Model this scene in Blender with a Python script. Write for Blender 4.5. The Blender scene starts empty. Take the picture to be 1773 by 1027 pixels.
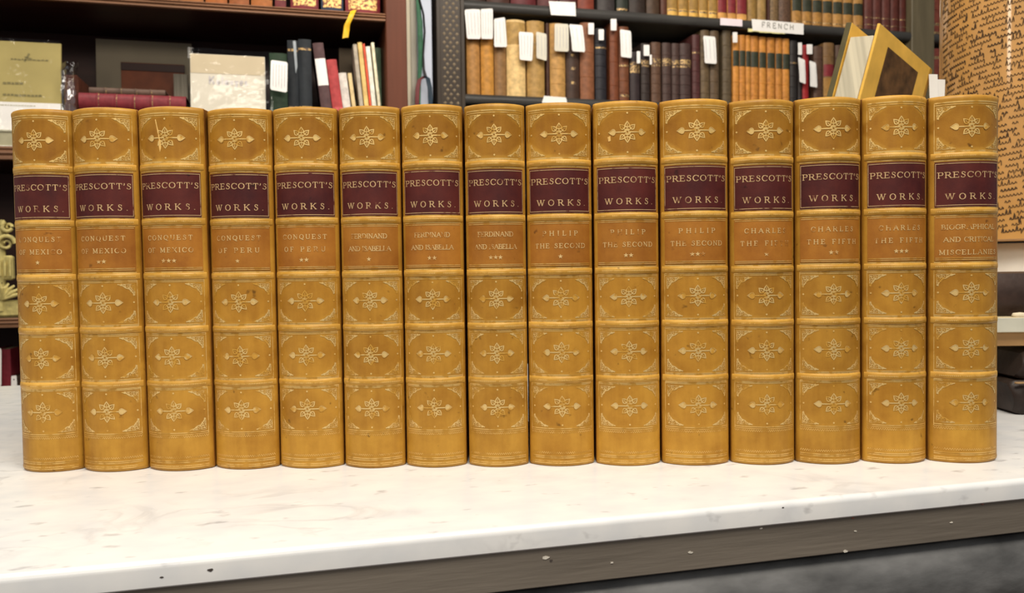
import bpy, math, random
from mathutils import Vector, Matrix
random.seed(7)
R_ = math.radians
scene = bpy.context.scene
COL = scene.collection

# ------------------------------------------------------------------ camera
FPX, PW, PH = 1430.0, 1773, 1027
CAM = Vector((0.0, -0.49656, 0.12104))
PIT, YAW, ROL = -0.0346869, -0.0132442, -0.0121229
Fv = Vector((math.sin(YAW)*math.cos(PIT), math.cos(YAW)*math.cos(PIT), math.sin(PIT)))
Rv0 = Vector((math.cos(YAW), -math.sin(YAW), 0)); Uv0 = Rv0.cross(Fv)
Rv = Rv0*math.cos(ROL)+Uv0*math.sin(ROL); Uv = -Rv0*math.sin(ROL)+Uv0*math.cos(ROL)
cd = bpy.data.cameras.new('camera'); co = bpy.data.objects.new('camera', cd); COL.objects.link(co)
co.matrix_world = Matrix(((Rv.x,Uv.x,-Fv.x,CAM.x),(Rv.y,Uv.y,-Fv.y,CAM.y),(Rv.z,Uv.z,-Fv.z,CAM.z),(0,0,0,1)))
cd.sensor_width = 36; cd.lens = FPX/PW*36; cd.clip_start = .01
cd.dof.use_dof = True; cd.dof.focus_distance = .498; cd.dof.aperture_fstop = 21
scene.camera = co

# ------------------------------------------------------------------ world, lamps, exposure
wd = bpy.data.worlds.new('world'); scene.world = wd; wd.use_nodes = True
wd.node_tree.nodes['Background'].inputs[0].default_value = (.93, .96, 1.0, 1)
wd.node_tree.nodes['Background'].inputs[1].default_value = .26
def area(name, loc, target, sx, sy, power, col):
    l = bpy.data.lights.new(name, 'AREA'); l.shape = 'RECTANGLE'; l.size = sx; l.size_y = sy
    l.energy = power; l.color = col
    o = bpy.data.objects.new(name, l); COL.objects.link(o); o.location = loc
    o.rotation_euler = (Vector(target)-Vector(loc)).to_track_quat('-Z', 'Y').to_euler()
    return o
area('ceiling_lamp_counter', (.12, -.58, 1.27), (.05, -.06, .05), 1.0, .5, 24.5, (1, .92, .80))
area('ceiling_lamp_aisle', (.35, .92, 1.60), (.45, 2.15, .70), 1.5, .4, 30, (1, .92, .81))
area('ceiling_lamp_left', (-1.0, .75, 1.6), (-.50, 1.7, .45), .5, .4, 9, (1, .92, .81))
area('fill_lamp_back', (.3, -3.2, 1.6), (.0, 0, .1), 1.4, .6, 14, (1, .92, .80))  # unseen fill lamp added for frontal light and gilt reflections
area('wall_lamp_left', (-1.66, -1.36, 1.25), (.6, .45, .3), .22, .7, 7, (1, .88, .70))
vs = scene.view_settings
vs.view_transform = 'Standard'; vs.look = 'None'; vs.gamma = 1; vs.exposure = 0; vs.use_curve_mapping = False

# ------------------------------------------------------------------ materials
def srgb(r, g, b):
    f = lambda c: (c/255/12.92 if c/255 <= .04045 else ((c/255+.055)/1.055)**2.4)
    return (f(r), f(g), f(b), 1)
def newmat(name):
    m = bpy.data.materials.new(name); m.use_nodes = True
    nt = m.node_tree; return m, nt, nt.nodes['Principled BSDF']
def nd(nt, t, **kw):
    n = nt.nodes.new(t)
    for k, v in kw.items(): setattr(n, k, v)
    return n
_mc = {}
def surf(name, col, rough=.6, var=.18, scale=60, bump=.0, bscale=400, metal=0, coat=0, stretch=None, spec=.22):
    """procedural coloured surface with mottling and fine relief"""
    key = (name, tuple(col), rough, var, scale, bump, metal, coat, stretch)
    if key in _mc: return _mc[key]
    m, nt, b = newmat(name)
    tc = nd(nt, 'ShaderNodeTexCoord'); mp = nd(nt, 'ShaderNodeMapping')
    if stretch: mp.inputs['Scale'].default_value = stretch
    oi = nd(nt, 'ShaderNodeObjectInfo'); ad = nd(nt, 'ShaderNodeVectorMath', operation='ADD')
    nt.links.new(tc.outputs['Object'], ad.inputs[0]); nt.links.new(oi.outputs['Location'], ad.inputs[1])
    nt.links.new(ad.outputs[0], mp.inputs[0])
    no = nd(nt, 'ShaderNodeTexNoise'); no.inputs['Scale'].default_value = scale; no.inputs['Detail'].default_value = 5
    nt.links.new(mp.outputs[0], no.inputs[0])
    cr = nd(nt, 'ShaderNodeValToRGB')
    c = Vector(col[:3]); lo = c*(1-var); hi = c*(1+var)
    cr.color_ramp.elements[0].position = .3; cr.color_ramp.elements[0].color = (*lo, 1)
    cr.color_ramp.elements[1].position = .7; cr.color_ramp.elements[1].color = (*[min(1, x) for x in hi], 1)
    nt.links.new(no.outputs[0], cr.inputs[0]); nt.links.new(cr.outputs[0], b.inputs['Base Color'])
    b.inputs['Roughness'].default_value = rough; b.inputs['Metallic'].default_value = metal
    b.inputs['Coat Weight'].default_value = coat; b.inputs['Coat Roughness'].default_value = .07
    b.inputs['Specular IOR Level'].default_value = spec
    if bump:
        n2 = nd(nt, 'ShaderNodeTexNoise'); n2.inputs['Scale'].default_value = bscale; n2.inputs['Detail'].default_value = 3
        nt.links.new(mp.outputs[0], n2.inputs[0])
        bp = nd(nt, 'ShaderNodeBump'); bp.inputs['Strength'].default_value = bump; bp.inputs['Distance'].default_value = .0006
        nt.links.new(n2.outputs[0], bp.inputs['Height']); nt.links.new(bp.outputs[0], b.inputs['Normal'])
    _mc[key] = m; return m
def calf_mat(name, col, dark, rough=.42, streak=.5, panels=False):
    """polished calf: mottled, with long streaks, dark specks and fine pores"""
    m, nt, b = newmat(name)
    tc = nd(nt, 'ShaderNodeTexCoord'); oi = nd(nt, 'ShaderNodeObjectInfo')
    ad = nd(nt, 'ShaderNodeVectorMath', operation='ADD')
    sc = nd(nt, 'ShaderNodeVectorMath', operation='SCALE'); sc.inputs[3].default_value = 7.3
    nt.links.new(oi.outputs['Location'], sc.inputs[0])
    nt.links.new(tc.outputs['Object'], ad.inputs[0]); nt.links.new(sc.outputs[0], ad.inputs[1])
    n1 = nd(nt, 'ShaderNodeTexNoise'); n1.inputs['Scale'].default_value = 38; n1.inputs['Detail'].default_value = 6; n1.inputs['Roughness'].default_value = .62
    mp = nd(nt, 'ShaderNodeMapping'); mp.inputs['Scale'].default_value = (260, 40, 22)
    n2 = nd(nt, 'ShaderNodeTexNoise'); n2.inputs['Scale'].default_value = 1; n2.inputs['Detail'].default_value = 4
    nt.links.new(ad.outputs[0], n1.inputs[0]); nt.links.new(ad.outputs[0], mp.inputs[0]); nt.links.new(mp.outputs[0], n2.inputs[0])
    mx = nd(nt, 'ShaderNodeMix'); mx.inputs[0].default_value = streak*.5
    nt.links.new(n1.outputs[0], mx.inputs[2]); nt.links.new(n2.outputs[0], mx.inputs[3])
    cr = nd(nt, 'ShaderNodeValToRGB'); e = cr.color_ramp.elements
    e[0].position = .34; e[0].color = dark; e[1].position = .62; e[1].color = col
    nt.links.new(mx.outputs[0], cr.inputs[0])
    # dark specks and scuffs
    n3 = nd(nt, 'ShaderNodeTexNoise'); n3.inputs['Scale'].default_value = 170; n3.inputs['Detail'].default_value = 2
    nt.links.new(ad.outputs[0], n3.inputs[0])
    r3 = nd(nt, 'ShaderNodeValToRGB'); r3.color_ramp.elements[0].position = .70; r3.color_ramp.elements[1].position = .80
    nt.links.new(n3.outputs[0], r3.inputs[0])
    m2 = nd(nt, 'ShaderNodeMix', data_type='RGBA'); m2.inputs[7].default_value = tuple(c*.45 for c in dark[:3])+(1,)
    nt.links.new(r3.outputs[0], m2.inputs[0]); nt.links.new(cr.outputs[0], m2.inputs[6])
    # each volume a touch lighter or darker than its neighbour
    hs = nd(nt, 'ShaderNodeHueSaturation')
    mr = nd(nt, 'ShaderNodeMapRange'); mr.inputs[3].default_value = .93; mr.inputs[4].default_value = 1.07
    nt.links.new(oi.outputs['Random'], mr.inputs[0]); nt.links.new(mr.outputs[0], hs.inputs['Value'])
    nt.links.new(m2.outputs[2], hs.inputs['Color']); nt.links.new(hs.outputs[0], b.inputs['Base Color'])
    if panels:   # binder's darker stain in each compartment, weakened downward to paint in marble bounce light
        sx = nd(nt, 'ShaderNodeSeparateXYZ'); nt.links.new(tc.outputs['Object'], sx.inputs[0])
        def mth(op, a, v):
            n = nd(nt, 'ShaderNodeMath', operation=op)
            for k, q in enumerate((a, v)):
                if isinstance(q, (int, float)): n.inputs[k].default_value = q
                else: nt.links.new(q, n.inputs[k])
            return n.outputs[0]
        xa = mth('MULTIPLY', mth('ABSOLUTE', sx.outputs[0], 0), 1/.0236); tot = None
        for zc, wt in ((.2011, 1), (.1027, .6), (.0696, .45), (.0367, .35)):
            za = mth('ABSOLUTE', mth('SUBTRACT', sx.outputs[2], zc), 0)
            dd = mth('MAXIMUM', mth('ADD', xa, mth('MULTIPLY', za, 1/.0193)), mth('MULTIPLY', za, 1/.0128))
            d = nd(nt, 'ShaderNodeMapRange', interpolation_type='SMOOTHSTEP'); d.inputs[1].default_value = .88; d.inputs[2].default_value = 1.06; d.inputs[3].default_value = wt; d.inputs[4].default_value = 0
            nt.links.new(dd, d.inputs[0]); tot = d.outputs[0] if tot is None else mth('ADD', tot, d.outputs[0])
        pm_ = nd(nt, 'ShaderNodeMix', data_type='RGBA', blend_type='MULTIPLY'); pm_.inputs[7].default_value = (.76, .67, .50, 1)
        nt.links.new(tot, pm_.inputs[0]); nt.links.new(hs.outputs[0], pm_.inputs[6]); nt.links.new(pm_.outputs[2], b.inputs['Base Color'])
    b.inputs['Roughness'].default_value = rough; b.inputs['Specular IOR Level'].default_value = .28
    n4 = nd(nt, 'ShaderNodeTexNoise'); n4.inputs['Scale'].default_value = 1500; n4.inputs['Detail'].default_value = 3
    nt.links.new(tc.outputs['Object'], n4.inputs[0])
    bp = nd(nt, 'ShaderNodeBump'); bp.inputs['Strength'].default_value = .25; bp.inputs['Distance'].default_value = .0002
    nt.links.new(n4.outputs[0], bp.inputs['Height']); nt.links.new(bp.outputs[0], b.inputs['Normal'])
    return m
def gilt_mat(name, gold, leather, wear, rough=.36):
    """gold leaf that has rubbed away in patches down to the leather"""
    m, nt, b = newmat(name)
    tc = nd(nt, 'ShaderNodeTexCoord'); oi = nd(nt, 'ShaderNodeObjectInfo'); ad = nd(nt, 'ShaderNodeVectorMath', operation='ADD')
    sc = nd(nt, 'ShaderNodeVectorMath', operation='SCALE'); sc.inputs[3].default_value = 5.1
    nt.links.new(oi.outputs['Location'], sc.inputs[0]); nt.links.new(tc.outputs['Object'], ad.inputs[0]); nt.links.new(sc.outputs[0], ad.inputs[1])
    n1 = nd(nt, 'ShaderNodeTexNoise'); n1.inputs['Scale'].default_value = 190; n1.inputs['Detail'].default_value = 5
    nt.links.new(ad.outputs[0], n1.inputs[0])
    cr = nd(nt, 'ShaderNodeValToRGB'); e = cr.color_ramp.elements
    e[0].position = wear-.05; e[0].color = (0, 0, 0, 1); e[1].position = wear+.07; e[1].color = (1, 1, 1, 1)
    nt.links.new(n1.outputs[0], cr.inputs[0])
    mx = nd(nt, 'ShaderNodeMix', data_type='RGBA'); mx.inputs[6].default_value = leather; mx.inputs[7].default_value = gold
    nt.links.new(cr.outputs[0], mx.inputs[0]); nt.links.new(mx.outputs[2], b.inputs['Base Color'])
    mu = nd(nt, 'ShaderNodeMath', operation='MULTIPLY'); mu.inputs[1].default_value = .45
    nt.links.new(cr.outputs[0], mu.inputs[0]); nt.links.new(mu.outputs[0], b.inputs['Metallic'])
    b.inputs['Roughness'].default_value = rough
    return m
def marble_mat():
    m, nt, b = newmat('white veined marble')
    tc = nd(nt, 'ShaderNodeTexCoord')
    mp = nd(nt, 'ShaderNodeMapping'); mp.inputs['Scale'].default_value = (7, 11, 9); mp.inputs['Rotation'].default_value = (0, 0, .5)
    nt.links.new(tc.outputs['Object'], mp.inputs[0])
    n1 = nd(nt, 'ShaderNodeTexNoise'); n1.inputs['Scale'].default_value = 1.6; n1.inputs['Detail'].default_value = 8; n1.inputs['Distortion'].default_value = 1.4
    nt.links.new(mp.outputs[0], n1.inputs[0])
    c1 = nd(nt, 'ShaderNodeValToRGB'); e = c1.color_ramp.elements       # thin veins where the noise crosses its middle
    e[0].position = .455; e[0].color = (0, 0, 0, 1); e[1].position = .545; e[1].color = (0, 0, 0, 1)
    k = c1.color_ramp.elements.new(.5); k.color = (1, 1, 1, 1)
    nt.links.new(n1.outputs[0], c1.inputs[0])
    n2 = nd(nt, 'ShaderNodeTexNoise'); n2.inputs['Scale'].default_value = 9; n2.inputs['Detail'].default_value = 4
    nt.links.new(tc.outputs['Object'], n2.inputs[0])
    c2 = nd(nt, 'ShaderNodeValToRGB'); c2.color_ramp.elements[0].position = .50; c2.color_ramp.elements[1].position = .80
    nt.links.new(n2.outputs[0], c2.inputs[0])
    mu = nd(nt, 'ShaderNodeMath', operation='MULTIPLY'); nt.links.new(c1.outputs[0], mu.inputs[0]); nt.links.new(c2.outputs[0], mu.inputs[1])
    # short grey flecks lying along the slab
    mp3 = nd(nt, 'ShaderNodeMapping'); mp3.inputs['Scale'].default_value = (55, 110, 90); mp3.inputs['Rotation'].default_value = (0, 0, .12)
    nt.links.new(tc.outputs['Object'], mp3.inputs[0])
    n3 = nd(nt, 'ShaderNodeTexNoise'); n3.inputs['Scale'].default_value = 1; n3.inputs['Detail'].default_value = 3
    nt.links.new(mp3.outputs[0], n3.inputs[0])
    c3 = nd(nt, 'ShaderNodeValToRGB'); c3.color_ramp.elements[0].position = .635; c3.color_ramp.elements[1].position = .74
    nt.links.new(n3.outputs[0], c3.inputs[0])
    m3 = nd(nt, 'ShaderNodeMath', operation='MULTIPLY'); m3.inputs[1].default_value = .9; nt.links.new(c3.outputs[0], m3.inputs[0])
    mxx = nd(nt, 'ShaderNodeMath', operation='MAXIMUM'); nt.links.new(mu.outputs[0], mxx.inputs[0]); nt.links.new(m3.outputs[0], mxx.inputs[1])
    n5 = nd(nt, 'ShaderNodeTexNoise'); n5.inputs['Scale'].default_value = 5; n5.inputs['Detail'].default_value = 5
    nt.links.new(mp.outputs[0], n5.inputs[0])
    base = nd(nt, 'ShaderNodeValToRGB'); e = base.color_ramp.elements
    e[0].position = .3; e[0].color = (.72, .73, .74, 1); e[1].position = .62; e[1].color = (.82, .815, .80, 1)
    nt.links.new(n5.outputs[0], base.inputs[0])
    fm = nd(nt, 'ShaderNodeMath', operation='MULTIPLY'); fm.inputs[1].default_value = .60; nt.links.new(mxx.outputs[0], fm.inputs[0])
    mx = nd(nt, 'ShaderNodeMix', data_type='RGBA'); mx.inputs[7].default_value = (.30, .29, .30, 1)
    nt.links.new(fm.outputs[0], mx.inputs[0]); nt.links.new(base.outputs[0], mx.inputs[6])
    nt.links.new(mx.outputs[2], b.inputs['Base Color']); b.inputs['Roughness'].default_value = .2
    return m
def pages_mat(name, col, axis, freq=900):
    """edge of a block of leaves: fine lines across the given axis"""
    m, nt, b = newmat(name)
    tc = nd(nt, 'ShaderNodeTexCoord'); mp = nd(nt, 'ShaderNodeMapping')
    s = [3, 3, 3]; s[axis] = freq; mp.inputs['Scale'].default_value = s
    nt.links.new(tc.outputs['Object'], mp.inputs[0])
    n1 = nd(nt, 'ShaderNodeTexNoise'); n1.inputs['Scale'].default_value = 1; n1.inputs['Detail'].default_value = 3
    nt.links.new(mp.outputs[0], n1.inputs[0])
    cr = nd(nt, 'ShaderNodeValToRGB'); c = Vector(col[:3])
    cr.color_ramp.elements[0].position = .3; cr.color_ramp.elements[0].color = (*(c*.68), 1); cr.color_ramp.elements[1].position = .65; cr.color_ramp.elements[1].color = col
    nt.links.new(n1.outputs[0], cr.inputs[0]); nt.links.new(cr.outputs[0], b.inputs['Base Color'])
    b.inputs['Roughness'].default_value = .8
    return m
def film_mat(name='clear crinkled film', mix=.022, nscale=20, dist=.006):
    """clear plastic film with a crumpled sheen"""
    m, nt, b = newmat(name)
    out = nt.nodes['Material Output']
    tr = nd(nt, 'ShaderNodeBsdfTransparent'); gl = nd(nt, 'ShaderNodeBsdfGlossy'); gl.inputs['Roughness'].default_value = .08
    tc = nd(nt, 'ShaderNodeTexCoord'); n = nd(nt, 'ShaderNodeTexNoise'); n.inputs['Scale'].default_value = nscale; n.inputs['Detail'].default_value = 3
    nt.links.new(tc.outputs['Object'], n.inputs[0])
    bp = nd(nt, 'ShaderNodeBump'); bp.inputs['Strength'].default_value = .9; bp.inputs['Distance'].default_value = dist
    nt.links.new(n.outputs[0], bp.inputs['Height']); nt.links.new(bp.outputs[0], gl.inputs['Normal'])
    mx = nd(nt, 'ShaderNodeMixShader'); mx.inputs[0].default_value = mix
    nt.links.new(tr.outputs[0], mx.inputs[1]); nt.links.new(gl.outputs[0], mx.inputs[2]); nt.links.new(mx.outputs[0], out.inputs['Surface'])
    return m

CALF = srgb(190, 142, 54); CALFD = srgb(158, 110, 34)
M = dict(
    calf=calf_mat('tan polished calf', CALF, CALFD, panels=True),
    band=calf_mat('tan calf rubbed pale on the bands', srgb(206, 159, 72), srgb(174, 126, 44), .33),
    board=calf_mat('tan calf boards', srgb(170, 116, 44), srgb(120, 76, 26)),
    maroon=calf_mat('maroon morocco label', srgb(88, 34, 28), srgb(62, 19, 20), .5, .2),
    tawny=calf_mat('orange brown calf label', srgb(170, 112, 40), srgb(142, 86, 26), .45, .3),
    gilt=gilt_mat('gold tooling', (.84, .57, .20, 1), CALF, .42),
    gilt_low=gilt_mat('gold tooling toned for bounce light', (.80, .56, .22, 1), CALF, .46),  # lower-tier copy, contrast cut to paint in light bounced off the marble
    gilt_line=gilt_mat('gold fillets', (.86, .57, .19, 1), CALF, .45),
    gilt_text=gilt_mat('gold lettering on maroon', (.76, .50, .25, 1), srgb(110, 58, 40), .37),
    gilt_faint=gilt_mat('worn gold lettering', (.88, .60, .26, 1), srgb(168, 110, 40), .42),
    pages=pages_mat('cream leaves', srgb(226, 208, 170), 0),
    marble=marble_mat(),
    film=film_mat(),
    rail=surf('grey brown painted wood', srgb(114, 106, 96), .45, .2, 22, .4, 120, stretch=(.25, 3, 3)),
    cushion=surf('dark grey worn paint', srgb(92, 92, 92), .38, .45, 60, .9, 130, stretch=(.5, 1, 1)),
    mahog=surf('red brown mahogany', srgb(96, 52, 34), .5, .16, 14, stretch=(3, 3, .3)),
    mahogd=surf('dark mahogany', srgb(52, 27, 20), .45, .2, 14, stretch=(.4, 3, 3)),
    mould=surf('worn brown moulding', srgb(128, 92, 68), .4, .2, 20, stretch=(.3, 3, 3)),
    ebony=surf('dark stained oak', srgb(60, 50, 40), .4, .2, 16, stretch=(3, 3, .4)),
    ebonys=surf('dark grey shelf paint', srgb(62, 60, 57), .38, .2, 20, stretch=(.4, 3, 3)),
    slip=surf('white paper slip', srgb(240, 236, 230), .8, .03, 40),
    ink=surf('brown black ink', srgb(74, 54, 36), .8, .3, 200),
    greyink=surf('grey printed ink', srgb(150, 146, 138), .8, .1, 80),
    wall=surf('white plaster', srgb(214, 216, 222), .8, .06, 6),
)
def cloth(name, rgb, rough=.55, var=.22): return surf(name, srgb(*rgb), rough, var, 70, .25, 500)

# ------------------------------------------------------------------ mesh helpers
class MB:
    def __init__(self): self.v = []; self.f = []
    def add(self, vs, fs):
        o = len(self.v); self.v += [tuple(p) for p in vs]; self.f += [tuple(i+o for i in q) for q in fs]; return self
    def box(self, x0, x1, y0, y1, z0, z1, b=0):
        if b <= 0:
            v = [(x, y, z) for z in (z0, z1) for y in (y0, y1) for x in (x0, x1)]
            return self.add(v, [(0, 2, 3, 1), (4, 5, 7, 6), (0, 1, 5, 4), (2, 6, 7, 3), (0, 4, 6, 2), (1, 3, 7, 5)])
        # chamfered along all edges
        pts = []; idx = {}
        X = (x0, x1); Y = (y0, y1); Z = (z0, z1)
        def P(i, j, k, ax):
            key = (i, j, k, ax)
            if key not in idx:
                p = [X[i], Y[j], Z[k]]
                for a, s in ((0, i), (1, j), (2, k)):
                    if a != ax: p[a] += b*(1 if s == 0 else -1)
                idx[key] = len(pts); pts.append(tuple(p))
            return idx[key]
        fs = []
        for i in (0, 1): fs.append([P(i, j, k, 0) for j, k in ((0, 0), (1, 0), (1, 1), (0, 1))][::(1 if i else -1)])
        for j in (0, 1): fs.append([P(i, j, k, 1) for i, k in ((0, 0), (1, 0), (1, 1), (0, 1))][::(-1 if j else 1)])
        for k in (0, 1): fs.append([P(i, j, k, 2) for i, j in ((0, 0), (1, 0), (1, 1), (0, 1))][::(1 if k else -1)])
        for j in (0, 1):
            for k in (0, 1): fs.append([P(0, j, k, 1), P(1, j, k, 1), P(1, j, k, 2), P(0, j, k, 2)])
        for i in (0, 1):
            for k in (0, 1): fs.append([P(i, 0, k, 0), P(i, 1, k, 0), P(i, 1, k, 2), P(i, 0, k, 2)])
        for i in (0, 1):
            for j in (0, 1): fs.append([P(i, j, 0, 0), P(i, j, 1, 0), P(i, j, 1, 1), P(i, j, 0, 1)])
        for i in (0, 1):
            for j in (0, 1):
                for k in (0, 1): fs.append([P(i, j, k, 0), P(i, j, k, 1), P(i, j, k, 2)])
        return self.add(pts, fs)
    def grid(self, rows, close=False):
        n = len(rows[0]); o = []
        for r in rows: o += r
        fs = []
        for i in range(len(rows)-1):
            for j in range(n-1+(1 if close else 0)):
                a = i*n+j; b = i*n+(j+1) % n
                fs.append((a, b, b+n, a+n))
        return self.add(o, fs)
    def prism(self, pts, fn):
        """pts: 2-D outline, fn(p, k) -> 3-D point of end k; closed solid"""
        n = len(pts); v = [fn(p, 0) for p in pts]+[fn(p, 1) for p in pts]
        return self.add(v, [tuple(range(n))[::-1], tuple(range(n, 2*n))]+[(i, (i+1) % n, n+(i+1) % n, n+i) for i in range(n)])
    def tube(self, pts, r, n=8):
        pts = [Vector(p) for p in pts]; rows = []
        for i, p in enumerate(pts):
            t = (pts[min(i+1, len(pts)-1)]-pts[max(i-1, 0)]).normalized()
            a = t.cross(Vector((0.13, .31, .94))).normalized(); b = t.cross(a)
            rr = r[i] if isinstance(r, (list, tuple)) else r
            rows.append([p+a*rr*math.cos(2*math.pi*k/n)+b*rr*math.sin(2*math.pi*k/n) for k in range(n)])
        self.grid(rows, True)
        m = len(pts)
        return self.add([], [])
    def lathe(self, prof, n=32):
        rows = [[(r*math.cos(2*math.pi*k/n), r*math.sin(2*math.pi*k/n), z) for k in range(n)] for r, z in prof]
        return self.grid(rows, True)
    def mesh(self, name, mat, smooth=0):
        me = bpy.data.meshes.new(name); me.from_pydata(self.v, [], self.f)
        me.validate(); me.update(); me.materials.append(mat)
        import bmesh
        bm = bmesh.new(); bm.from_mesh(me); bmesh.ops.recalc_face_normals(bm, faces=bm.faces); bm.to_mesh(me); bm.free()
        if smooth:
            for p in me.polygons: p.use_smooth = True
            me.set_sharp_from_angle(angle=R_(smooth))
        return me
    def build(self, name, mat, parent=None, smooth=0, **kw): return put(name, self.mesh(name, mat, smooth), parent, **kw)
def put(name, me, parent=None, loc=None, rot=None, scale=None, label=None):
    o = bpy.data.objects.new(name, me); COL.objects.link(o)
    if parent: o.parent = parent
    if loc: o.location = loc
    if rot: o.rotation_euler = rot
    if scale: o.scale = scale
    if label: o['label'] = label
    return o
def tag(o, label, cat, group=None, kind=None):
    if kind: o['kind'] = kind
    if label: o['label'] = label
    if cat: o['category'] = cat
    if group: o['group'] = group
    return o
def thing(name, label, cat, loc, rz=0, group=None, ry=0, rx=0):
    o = put(name, None, None, loc, (rx, ry, rz)); return tag(o, label, cat, group)
def struct(name, mb, mat, smooth=0):
    o = mb.build(name, mat, None, smooth); o['kind'] = 'structure'; return o

# furniture frame: the counter and both bookcases run at the same angle behind the row
ANG = R_(15.5); FO = Vector((0, -.11385, 0))
FD = Vector((math.cos(ANG), math.sin(ANG), 0)); FN = Vector((-math.sin(ANG), math.cos(ANG), 0))
def ray(px, py): return Fv+Rv*((px-PW/2)/FPX)-Uv*((py-PH/2)/FPX)
def SZ(px, py, t):
    """point of the furniture-parallel plane at depth t that the photograph measures at a pixel: (s, z)"""
    d = ray(px, py); k = ((FO+FN*t-CAM).dot(FN))/d.dot(FN); p = CAM+d*k
    return (p-FO).dot(FD), p.z
def FP(s, t, z): return FO+FD*s+FN*t+Vector((0, 0, z))
def fbox(mb, s0, s1, t0, t1, z0, z1, b=0): return mb.box(s0, s1, t0, t1, z0, z1, b)
def fobj(o): o.location = FO; o.rotation_euler = (0, 0, ANG); return o

# ------------------------------------------------------------------ room
fl = MB().box(-4, 4, -2.5, 4, -.86, -.80); struct('floor', fl, surf('brown floor boards', srgb(92, 66, 46), .5, .2, 5))
wb = MB(); wb.box(-4, 4, 2.62, 2.70, -.80, 2.4); o = struct('wall_back', wb, M['wall']); fobj(o)
# pale timber strips between the two bookcases
TL, TR = 1.796, 2.229
TT_ = 2.20
s0, s1, s2, s3 = [SZ(x, 90, TT_)[0] for x in (696, 711, 723, 756)]
fobj(struct('trim_1', MB().box(s0, s1, TT_, 2.45, -.80, 2.2, .003), surf('cream paint', srgb(206, 196, 172), .6, .06, 8)))
fobj(struct('trim_2', MB().box(s1+.001, s2, TT_+.006, 2.45, -.80, 2.2, .003), surf('grey paint', srgb(170, 164, 150), .6, .08, 8)))
fobj(struct('trim_3', MB().box(s2+.001, s3-.012, TT_+.012, 2.45, -.80, 2.2, .003), surf('blue white paint', srgb(206, 212, 226), .6, .08, 8)))

# ------------------------------------------------------------------ marble counter
ct = thing('marble_counter', 'white veined marble counter with grey brown wooden rail under its front edge', 'counter', FO, ANG)
prof = []
th = .0117; rr = .0034
for a in range(0, 91, 15): prof.append((rr*.9-rr*.9*math.sin(R_(a)), -rr+rr*math.cos(R_(a))))
prof += [(0, -th+.0008), (.0008, -th), (.632, -th), (.632, -.001), (.631, 0)]
top = MB().prism(prof, lambda p, k: ((-1.1, 1.1)[k], p[0], p[1]))
top.build('marble_top', M['marble'], ct, 40)
MB().box(-1.08, 1.08, .0012, .022, -.0305, -th, .0006).build('wooden_rail', M['rail'], ct)
MB().box(-1.07, 1.07, .012, .03, -.036, -.0305).build('recess', M['ebony'], ct)
pr = [(.03, -.0335)]
for a in range(0, 181, 10): pr.append((.006-.013*math.sin(R_(a)), -.0335-.024+.024*math.cos(R_(a))))
pr += [(.03, -.0815)]
MB().prism(pr, lambda p, k: ((-1.09, 1.09)[k], p[0]+.004, p[1])).build('cushion_moulding', M['cushion'], ct, 40)
MB().box(-1.05, 1.05, .03, .61, -.80, -.0305).build('cabinet_body', M['rail'], ct)

for k, (px, py, r, c) in enumerate(((946, 967, .0015, 'pale'), (1061, 976, .0008, 'pale'), (1197, 958, .0011, 'pale'), (1320, 916, .0009, 'pale'), (1484, 921, .0008, 'pale'), (1650, 906, .0008, 'pale'), (1466, 956, .0013, 'pale'), (955, 972, .0010, 'dark'),
                                    (365, 987, .0013, 'dark'), (280, 1000, .0008, 'dark'), (1479, 898.5, .0008, 'rust'), (1704, 874, .0009, 'rust'), (1356, 879, .0006, 'dark'))):
    s_, z_ = SZ(px, py, 0); face = z_ < -.0118; rnc = random.Random(k)
    m2 = MB(); m2.prism([(s_+r*rnc.uniform(.6, 1.5)*math.cos(a*math.pi/4), z_+r*.55*rnc.uniform(.6, 1.3)*math.sin(a*math.pi/4)) for a in range(8)], lambda p, q: (p[0], (.0010 if face else -.0001)+q*.0004, p[1]))
    m2.build('chip' if c != 'pale' else 'scuff', surf(c+' fleck', srgb(*{'pale': (206, 200, 188), 'dark': (74, 66, 62), 'rust': (128, 78, 66)}[c]), .7, .2, 400), ct)

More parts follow.
